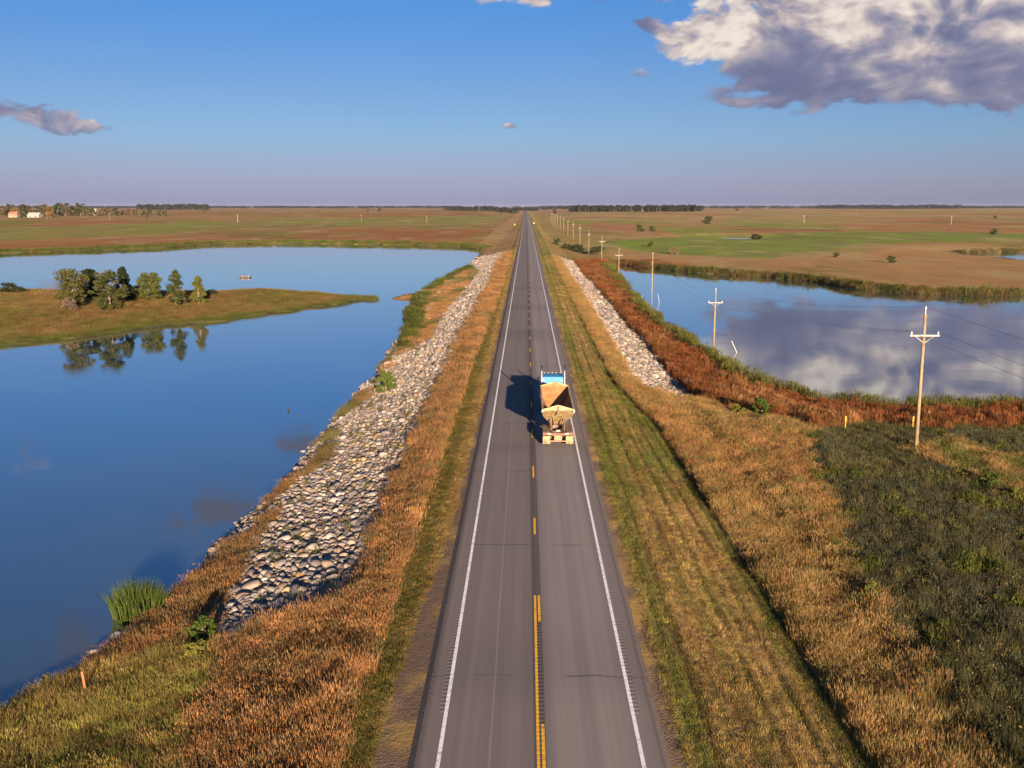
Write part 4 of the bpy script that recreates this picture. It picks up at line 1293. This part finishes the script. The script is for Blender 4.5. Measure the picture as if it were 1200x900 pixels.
def crown_mesh(r, clumps, nleaf, size, m):
    """clumps: (x, y, z, rx, ry, rz)"""
    V, Q = [], []
    C = np.array(clumps); n = len(C) * nleaf
    ci = np.repeat(np.arange(len(C)), nleaf)
    u = r.normal(size=(n, 3)); u /= np.linalg.norm(u, axis=1)[:, None]
    rad = r.random(n) ** .45
    cen = C[ci, :3] + u * rad[:, None] * C[ci, 3:]
    a = r.normal(size=(n, 3)); a /= np.linalg.norm(a, axis=1)[:, None]
    b_ = np.cross(a, r.normal(size=(n, 3))); b_ /= np.linalg.norm(b_, axis=1)[:, None]
    s = size * r.uniform(.55, 1.35, n)[:, None]
    V = np.stack([cen - a * s, cen + b_ * s * .6, cen + a * s, cen - b_ * s * .6], 1).reshape(-1, 3)
    return mesh_np('crown', V, np.arange(n * 4).reshape(n, 4), m)


def make_tree_meshes(H, Wd, seed, leafm, nl=60, size=.16, lo=.22, shape='round', ncl=46):
    r = np.random.default_rng(seed)
    tk = MB(); cl = []
    bend = r.normal(0, .025 * H, 2)
    tk.tube([(0, 0, -.4), (bend[0] * .4, bend[1] * .4, H * .35), (bend[0], bend[1], H * .82)], [H * .028 + .05, H * .02 + .03, .03], 8)
    for i in range(ncl):
        t = lo + (1 - lo) * (i + r.random()) / ncl
        if shape == 'cone': R_ = Wd / 2 * (1.05 - (t - lo) / (1 - lo)) ** .8
        else: R_ = Wd / 2 * math.sqrt(max(.03, 1 - ((t - (.5 + lo * .35)) / .56) ** 2))
        ang = r.uniform(0, 6.283); rr = R_ * r.uniform(.25, .95)
        c = (bend[0] * t + rr * math.cos(ang), bend[1] * t + rr * math.sin(ang), t * H * .95)
        s = Wd * r.uniform(.09, .17)
        cl.append((*c, s, s, s * r.uniform(.5, .8)))
        if i % 2 == 0: tk.tube([(bend[0] * t * .7, bend[1] * t * .7, t * H * .75), c], [.05 * H / 8, .02], 5)
    return tk.mesh('trunk', BARK), crown_mesh(r, cl, nl, size, leafm)


def tree(name, loc, meshes, label, cat='tree', group=None, rz=0, sc=1.0):
    T = empty(name, loc, rz); T.scale = (sc, sc, sc) if not isinstance(sc, tuple) else sc
    tag(T, label, cat, group)
    link('trunk', meshes[0], T); link('crown', meshes[1], T)
    return T


PINE = leaf_material('olive_needles', (.040, .052, .015), (.084, .080, .025))
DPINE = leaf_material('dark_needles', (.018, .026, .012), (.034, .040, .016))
YPINE = leaf_material('yellow_green_needles', (.05, .068, .014), (.095, .095, .024))  # the needles' own colour, a yellower green than the olive trees
BARE = leaf_material('bare_twigs', (.12, .085, .06), (.16, .115, .08))
G1 = 'trees on the peninsula'
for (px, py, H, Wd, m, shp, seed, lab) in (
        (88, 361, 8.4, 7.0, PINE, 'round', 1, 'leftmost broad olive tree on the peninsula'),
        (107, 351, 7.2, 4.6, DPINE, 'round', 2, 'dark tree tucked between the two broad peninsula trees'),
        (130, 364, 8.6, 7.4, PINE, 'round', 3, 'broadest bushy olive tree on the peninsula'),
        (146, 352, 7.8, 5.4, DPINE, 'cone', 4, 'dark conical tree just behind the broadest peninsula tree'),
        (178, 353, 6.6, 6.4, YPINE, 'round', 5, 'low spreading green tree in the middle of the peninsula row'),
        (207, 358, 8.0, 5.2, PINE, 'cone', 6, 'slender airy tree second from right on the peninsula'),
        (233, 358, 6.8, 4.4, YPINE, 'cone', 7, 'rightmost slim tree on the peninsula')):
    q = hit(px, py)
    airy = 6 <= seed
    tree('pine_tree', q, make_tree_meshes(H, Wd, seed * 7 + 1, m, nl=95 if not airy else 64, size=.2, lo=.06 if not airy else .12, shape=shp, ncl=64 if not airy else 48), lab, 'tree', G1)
sh = make_tree_meshes(2.6, 4.6, 91, BARE, nl=60, size=.13, lo=.05, ncl=34)
tree('bush', hit(82, 365), sh, 'bare grey bush below the leftmost peninsula tree', 'bush')
ds = make_tree_meshes(2.6, 5.2, 92, DPINE, nl=60, size=.15, lo=.05, ncl=34)
for (px, py, s, lab) in ((161, 348, 1.0, 'dark low shrub right of the dark conical tree'), (250, 347, .6, 'small dark shrub right of the rightmost peninsula tree'), (8, 344, 1.0, 'dark shrub at the left edge of the peninsula'), (20, 345, .75, 'smaller dark shrub beside the one at the left edge')):
    tree('bush', hit(px, py), ds, lab, 'bush', 'dark shrubs on the peninsula', rz=px, sc=s)

# bushes in the right plain
GB = leaf_material('bush_leaves', (.038, .05, .016), (.07, .075, .022), scale=.4)
BB = leaf_material('brown_bush', (.13, .10, .05), (.19, .14, .07), scale=.4)
bs = [make_tree_meshes(5.0, 7.0, 110 + i, GB, nl=42, size=.32, lo=.06, ncl=34) for i in range(2)]
bb = [make_tree_meshes(5.0, 8.0, 115, BB, nl=42, size=.32, lo=.06, ncl=34)]
for (px, py, w, k_, lab) in ((750, 271.5, 1.25, bs[0], 'left of the twin round bushes in the right plain'), (764.5, 271.5, 1.05, bs[1], 'right of the twin round bushes in the right plain'), (829, 262.5, 1.9, bs[0], 'wide bush thicket high in the right plain'),
                             (762, 289, .62, bs[1], 'small bush above the left end of the right lake'), (790, 298, .72, bb[0], 'low brown bush near the far shore of right lake'), (1164, 275, .95, bs[1], 'round bush alone on the green strip at right'),
                             (1044, 308, .58, bs[0], 'dark bush on the brown bank behind right lake'), (980, 301.5, .45, bs[1], 'tiny green bush left of the dark bank bush'), (652, 287, .75, bs[0], 'green bush at the right verge far down the road'),
                             (990, 272, .7, bb[0], 'small brown bush above the green strip'), (946, 257, .9, bb[0], 'far brown bush in the right plain'), (1166, 256, .9, bs[1], 'far green bush near the right edge'), (954, 281, .3, bb[0], 'tiny brown bush in the middle of the green strip')):
    q = hit(px, py)
    tree('bush', q, k_, lab, 'bush', 'bushes scattered over the right plain', rz=px, sc=w)
dc = make_tree_meshes(3.0, 9.0, 131, leaf_material('dark_reed_leaves', (.025, .035, .015), (.05, .055, .022)), nl=50, size=.25, lo=.05, ncl=40)
for (px, py, s, lab) in ((676, 295, 1.2, 'dark reed clump behind the sixth pole'), (665, 291, .8, 'dark reed clump left of the sixth pole'), (700, 295, .9, 'dark reed clump near the fifth pole'), (886, 280.5, 1.1, 'dark reed clump at the right end of the far pond')):
    tree('reed_clump', hit(px, py), dc, lab, 'reeds', 'dark reed clumps', rz=px, sc=s)

# bushes close to the camera
NB = leaf_material('green_shrub', (.05, .08, .016), (.09, .11, .024), scale=1.6)
nb_ = make_tree_meshes(1.7, 1.9, 141, NB, nl=90, size=.075, lo=.06, ncl=30)
yb_ = make_tree_meshes(1.3, 1.8, 142, leaf_material('yellow_weed', (.105, .115, .02), (.15, .14, .03), scale=1.6), nl=80, size=.07, lo=.06, ncl=26)
for (px, py, m_, s, lab) in ((238, 757, nb_, .85, 'green leafy weed at the lower tip of the rocky bank'), (228, 778, yb_, .9, 'yellow green weed in front of the leafy weed at the rocks'), (452, 460, nb_, 1.5, 'round green shrub on the rocks beside the left lake'),
                             (893, 491, nb_, 1.25, 'bright green shrub where the marsh meets the tan grass'), (866, 489, yb_, 1.0, 'low yellow green weed left of the bright green shrub'), (1022, 706, yb_, .75, 'yellow green weed at the ragged edge of dark rushes'),
                             (1192, 590, yb_, .8, 'yellow green weed at the right edge of the field'), (1160, 575, nb_, .8, 'green shrub in the rushes near the right edge'), (832, 462, yb_, 1.1, 'yellow weed at the near end of the right rocks')):
    tree('shrub', hit(px, py), m_, lab, 'shrub', 'shrubs close to the water', rz=px, sc=s)
# the big green reed clump standing in the left lake
def reed_clump():
    r = np.random.default_rng(77); V, Fc = [], []
    for _ in range(900):
        a, rad = r.uniform(0, 6.283), math.sqrt(r.random())
        bx, by = 1.45 * rad * math.cos(a), 1.0 * rad * math.sin(a)
        h = (2.6 - .8 * rad ** 2) * r.uniform(.7, 1.08); dx, dy = bx * .34 + r.normal(0, .26), by * .34 + r.normal(0, .26)
        wa = r.uniform(0, 3.14); w = .018; wx, wy = w * math.cos(wa), w * math.sin(wa); i = len(V)
        V += [(bx - wx, by - wy, -.3), (bx + wx, by + wy, -.3), (bx + dx * .4 - wx, by + dy * .4 - wy, h * .6), (bx + dx * .4 + wx, by + dy * .4 + wy, h * .6), (bx + dx, by + dy, h)]
        Fc += [(i, i + 1, i + 3, i + 2), (i + 2, i + 3, i + 4)]
    return mesh_np('reed_clump', V, Fc, leaf_material('green_reed_blades', (.055, .082, .018), (.115, .12, .03), scale=1.6))
q = P(163, 724, WL)
tag(link('reed_clump', reed_clump(), None, (q[0], q[1], WL)), 'big bright green reed clump standing in the left lake shallows', 'reeds')

# ------------------------------------------------------------------ distant woods
DW = leaf_material('far_leaves', (.018, .024, .014), (.030, .034, .018), scale=.15)
far_meshes = []
for i in range(5):
    tk, cr = make_tree_meshes(14, 10, 150 + i, DW, nl=20, size=.85, lo=.12, ncl=26)
    b = bmesh.new(); b.from_mesh(tk); nt_ = len(b.faces); b.from_mesh(cr)
    me = bpy.data.meshes.new('far_tree'); me.materials.append(BARK); me.materials.append(DW)
    b.faces.ensure_lookup_table()
    for f_ in b.faces[nt_:]: f_.material_index = 1
    b.to_mesh(me); b.free(); far_meshes.append(me)
FARC = protos('far_tree_shape', far_meshes)


def wood(name, label, x0, x1, Y, n, hs, deep=60, wide=1.0):
    px = rng.uniform(x0, x1, n); Ys = Y + rng.uniform(0, deep, n)
    pts = np.array([at(a, b_) for a, b_ in zip(px, Ys)]); s = rng.uniform(hs[0], hs[1], n) / 14
    w = s * rng.uniform(.9, 1.5, n) * wide
    o = scatter(name, pts, np.stack([np.zeros(n), np.zeros(n), rng.uniform(0, 6.28, n)], 1), np.stack([w, w, s], 1), rng.integers(0, 5, n), np.ones((n, 3)), FARC)
    tag(o, label, 'wood', kind='stuff')


wood('distant_wood', 'dark wood on the horizon right of the road', 668, 824, 2400, 130, (12, 19), 160)
wood('distant_wood', 'dark wood on the horizon left of the road', 519, 608, 2900, 90, (12, 17), 160)
wood('distant_wood', 'dark blue wood behind the end of the farmstead trees', 160, 246, 3600, 90, (18, 24), 200)
wood('tree_line', 'thin blue tree line on the left horizon', -500, 525, 6800, 900, (14, 20), 500, 2.6)
wood('tree_line', 'thin blue tree line on the right horizon', 600, 1650, 6500, 900, (14, 22), 700, 2.6)
wood('tree_line', 'blue rise of trees toward the right edge of the horizon', 955, 1135, 5600, 120, (16, 26), 300, 2.6)
wood('tree_line', 'low tree line closing the end of the road', 590, 668, 4600, 50, (10, 16), 300, 2.6)
FTR = [make_tree_meshes(15, 11, 160 + i, leaf_material('farm_leaves_%d' % i, c1, c2, scale=.25), nl=34, size=.75, lo=.1, ncl=34)
       for i, (c1, c2) in enumerate((((.028, .040, .014), (.055, .06, .02)), ((.05, .052, .016), (.085, .072, .025)), ((.15, .085, .015), (.20, .115, .022)), ((.09, .06, .028), (.12, .085, .036))))]
for (px, Y, k_, s, lab) in ((650, 2300, 0, .95, 'lone dark tree just right of the road end'), (863, 2500, 0, .8, 'lone dark tree right of the horizon wood'), (445, 2500, 0, .85, 'larger of two lone trees on the left horizon'), (431, 2500, 0, .6, 'smaller of two lone trees on the left horizon'), (240, 2500, 0, 1.0, 'lone tree at the right end of the left wood'),
                            (171, 1500, 1, .4, 'small shrub at the right end of the farmstead field')):
    tree('broadleaf_tree', at(px, Y), FTR[k_], lab, 'tree', 'lone trees on the horizon', rz=px, sc=s)
ORD = ('first', 'second', 'third', 'fourth', 'fifth', 'sixth', 'seventh', 'eighth', 'ninth', 'tenth', 'eleventh', 'twelfth', 'thirteenth', 'fourteenth', 'fifteenth', 'sixteenth', 'seventeenth', 'eighteenth', 'nineteenth', 'twentieth', 'twenty-first', 'twenty-second', 'twenty-third', 'twenty-fourth')
KN = ('dark green', 'olive', 'orange yellow', 'brownish')
kinds = [1, 0, 2, 0, 3, 0, 1, 2, 0, 1, 3, 0, 1, 0, 3, 1, 0, 0, 3, 1, 0, 0, 1, 0]
for i, k_ in enumerate(kinds):
    px = 2 + i * 8.3 + random.uniform(-2, 2)
    s = (1.35 if i < 12 else 1.05 if i < 17 else .75) * random.uniform(.85, 1.12) * (.8 if k_ == 2 else 1)
    tree('broadleaf_tree', at(px, 1640 + random.uniform(-30, 60) - (40 if k_ == 2 else 0)), FTR[k_], '%s farmstead tree, %s from the left edge' % (KN[k_], ORD[i]), 'tree', 'farmstead trees', rz=px, sc=(s * 1.25, s * 1.25, s))

# ------------------------------------------------------------------ farm buildings
CRW = mat('cream_siding', (.32, .26, .17), .8, noise=(.3, (.27, .21, .14)))
RRF = mat('brown_roof', (.26, .13, .08), .85, noise=(.4, (.20, .10, .07)))
GRF = mat('pale_metal_roof', (.27, .28, .27), .7)


def house(px, Y, w, d, h, roof, wallm, roofm, label, nwin, rz=0.0):
    T = empty('farm_building', at(px, Y), rz); tag(T, label, 'building', 'farm buildings at the left horizon')
    MB().box((0, d / 2, h / 2 - .3), (w, d, h + .6)).build('wall', wallm, T)
    MB().poly([(-w / 2, 0, h), (-w / 2, d, h), (-w / 2, d / 2, h + roof), (w / 2, 0, h), (w / 2, d, h), (w / 2, d / 2, h + roof)], [(0, 1, 2), (3, 5, 4)]).build('gable', wallm, T)
    o = .5
    sl = roof / (d / 2)
    MB().poly([(-w / 2 - o, -o, h - o * sl + .05), (w / 2 + o, -o, h - o * sl + .05), (w / 2 + o, d / 2, h + roof + .05), (-w / 2 - o, d / 2, h + roof + .05), (w / 2 + o, d + o, h - o * sl + .05), (-w / 2 - o, d + o, h - o * sl + .05),
               (-w / 2 - o, -o, h - o * sl + .3), (w / 2 + o, -o, h - o * sl + .3), (w / 2 + o, d / 2, h + roof + .3), (-w / 2 - o, d / 2, h + roof + .3), (w / 2 + o, d + o, h - o * sl + .3), (-w / 2 - o, d + o, h - o * sl + .3)],
              [(0, 1, 2, 3), (3, 2, 4, 5), (6, 9, 8, 7), (9, 11, 10, 8), (0, 6, 7, 1), (5, 4, 10, 11), (1, 7, 8, 2), (2, 8, 10, 4), (0, 3, 9, 6), (3, 5, 11, 9)]).build('roof', roofm, T)
    for i in range(nwin): MB().box((-w / 2 + (i + .5) * w / nwin, -.03, h * .52), (w / nwin * .4, .12, h * .36)).build('window', GLASS, T)
    MB().box((w * .12, -.04, h * .3), (w * .12, .12, h * .6)).build('door', FRAME, T)


house(14, 1560, 14, 9, 5.0, 4.0, CRW, RRF, 'cream farmhouse with brown roof at the far left', 3)
house(38, 1560, 19, 12, 3.2, 4.4, mat('grey_siding', (.30, .28, .27), .8), GRF, 'low shed with pale metal roof right of the farmhouse', 2)
house(110, 1700, 7, 6, 9.5, 2.5, mat('dull_siding', (.22, .19, .14), .8), GRF, 'pale narrow building showing among the farmstead trees', 2)

# ------------------------------------------------------------------ haze
def haze():
    o = MB().box((0, 7000, 19), (18600, 15400, 54)).build('haze', None)
    m = bpy.data.materials.new('haze'); m.use_nodes = True
    t = m.node_tree; t.nodes.remove(t.nodes['Principled BSDF'])
    v = t.nodes.new('ShaderNodeVolumePrincipled')
    v.inputs['Color'].default_value = (.66, .72, .90, 1)
    v.inputs['Density'].default_value = HAZE
    v.inputs['Anisotropy'].default_value = 0.0
    t.links.new(v.outputs[0], t.nodes['Material Output'].inputs['Volume'])
    o.data.materials.append(m)
    tag(o, 'thin evening haze lying over the whole plain', 'haze', kind='stuff')


HAZE = 0.000018
haze()
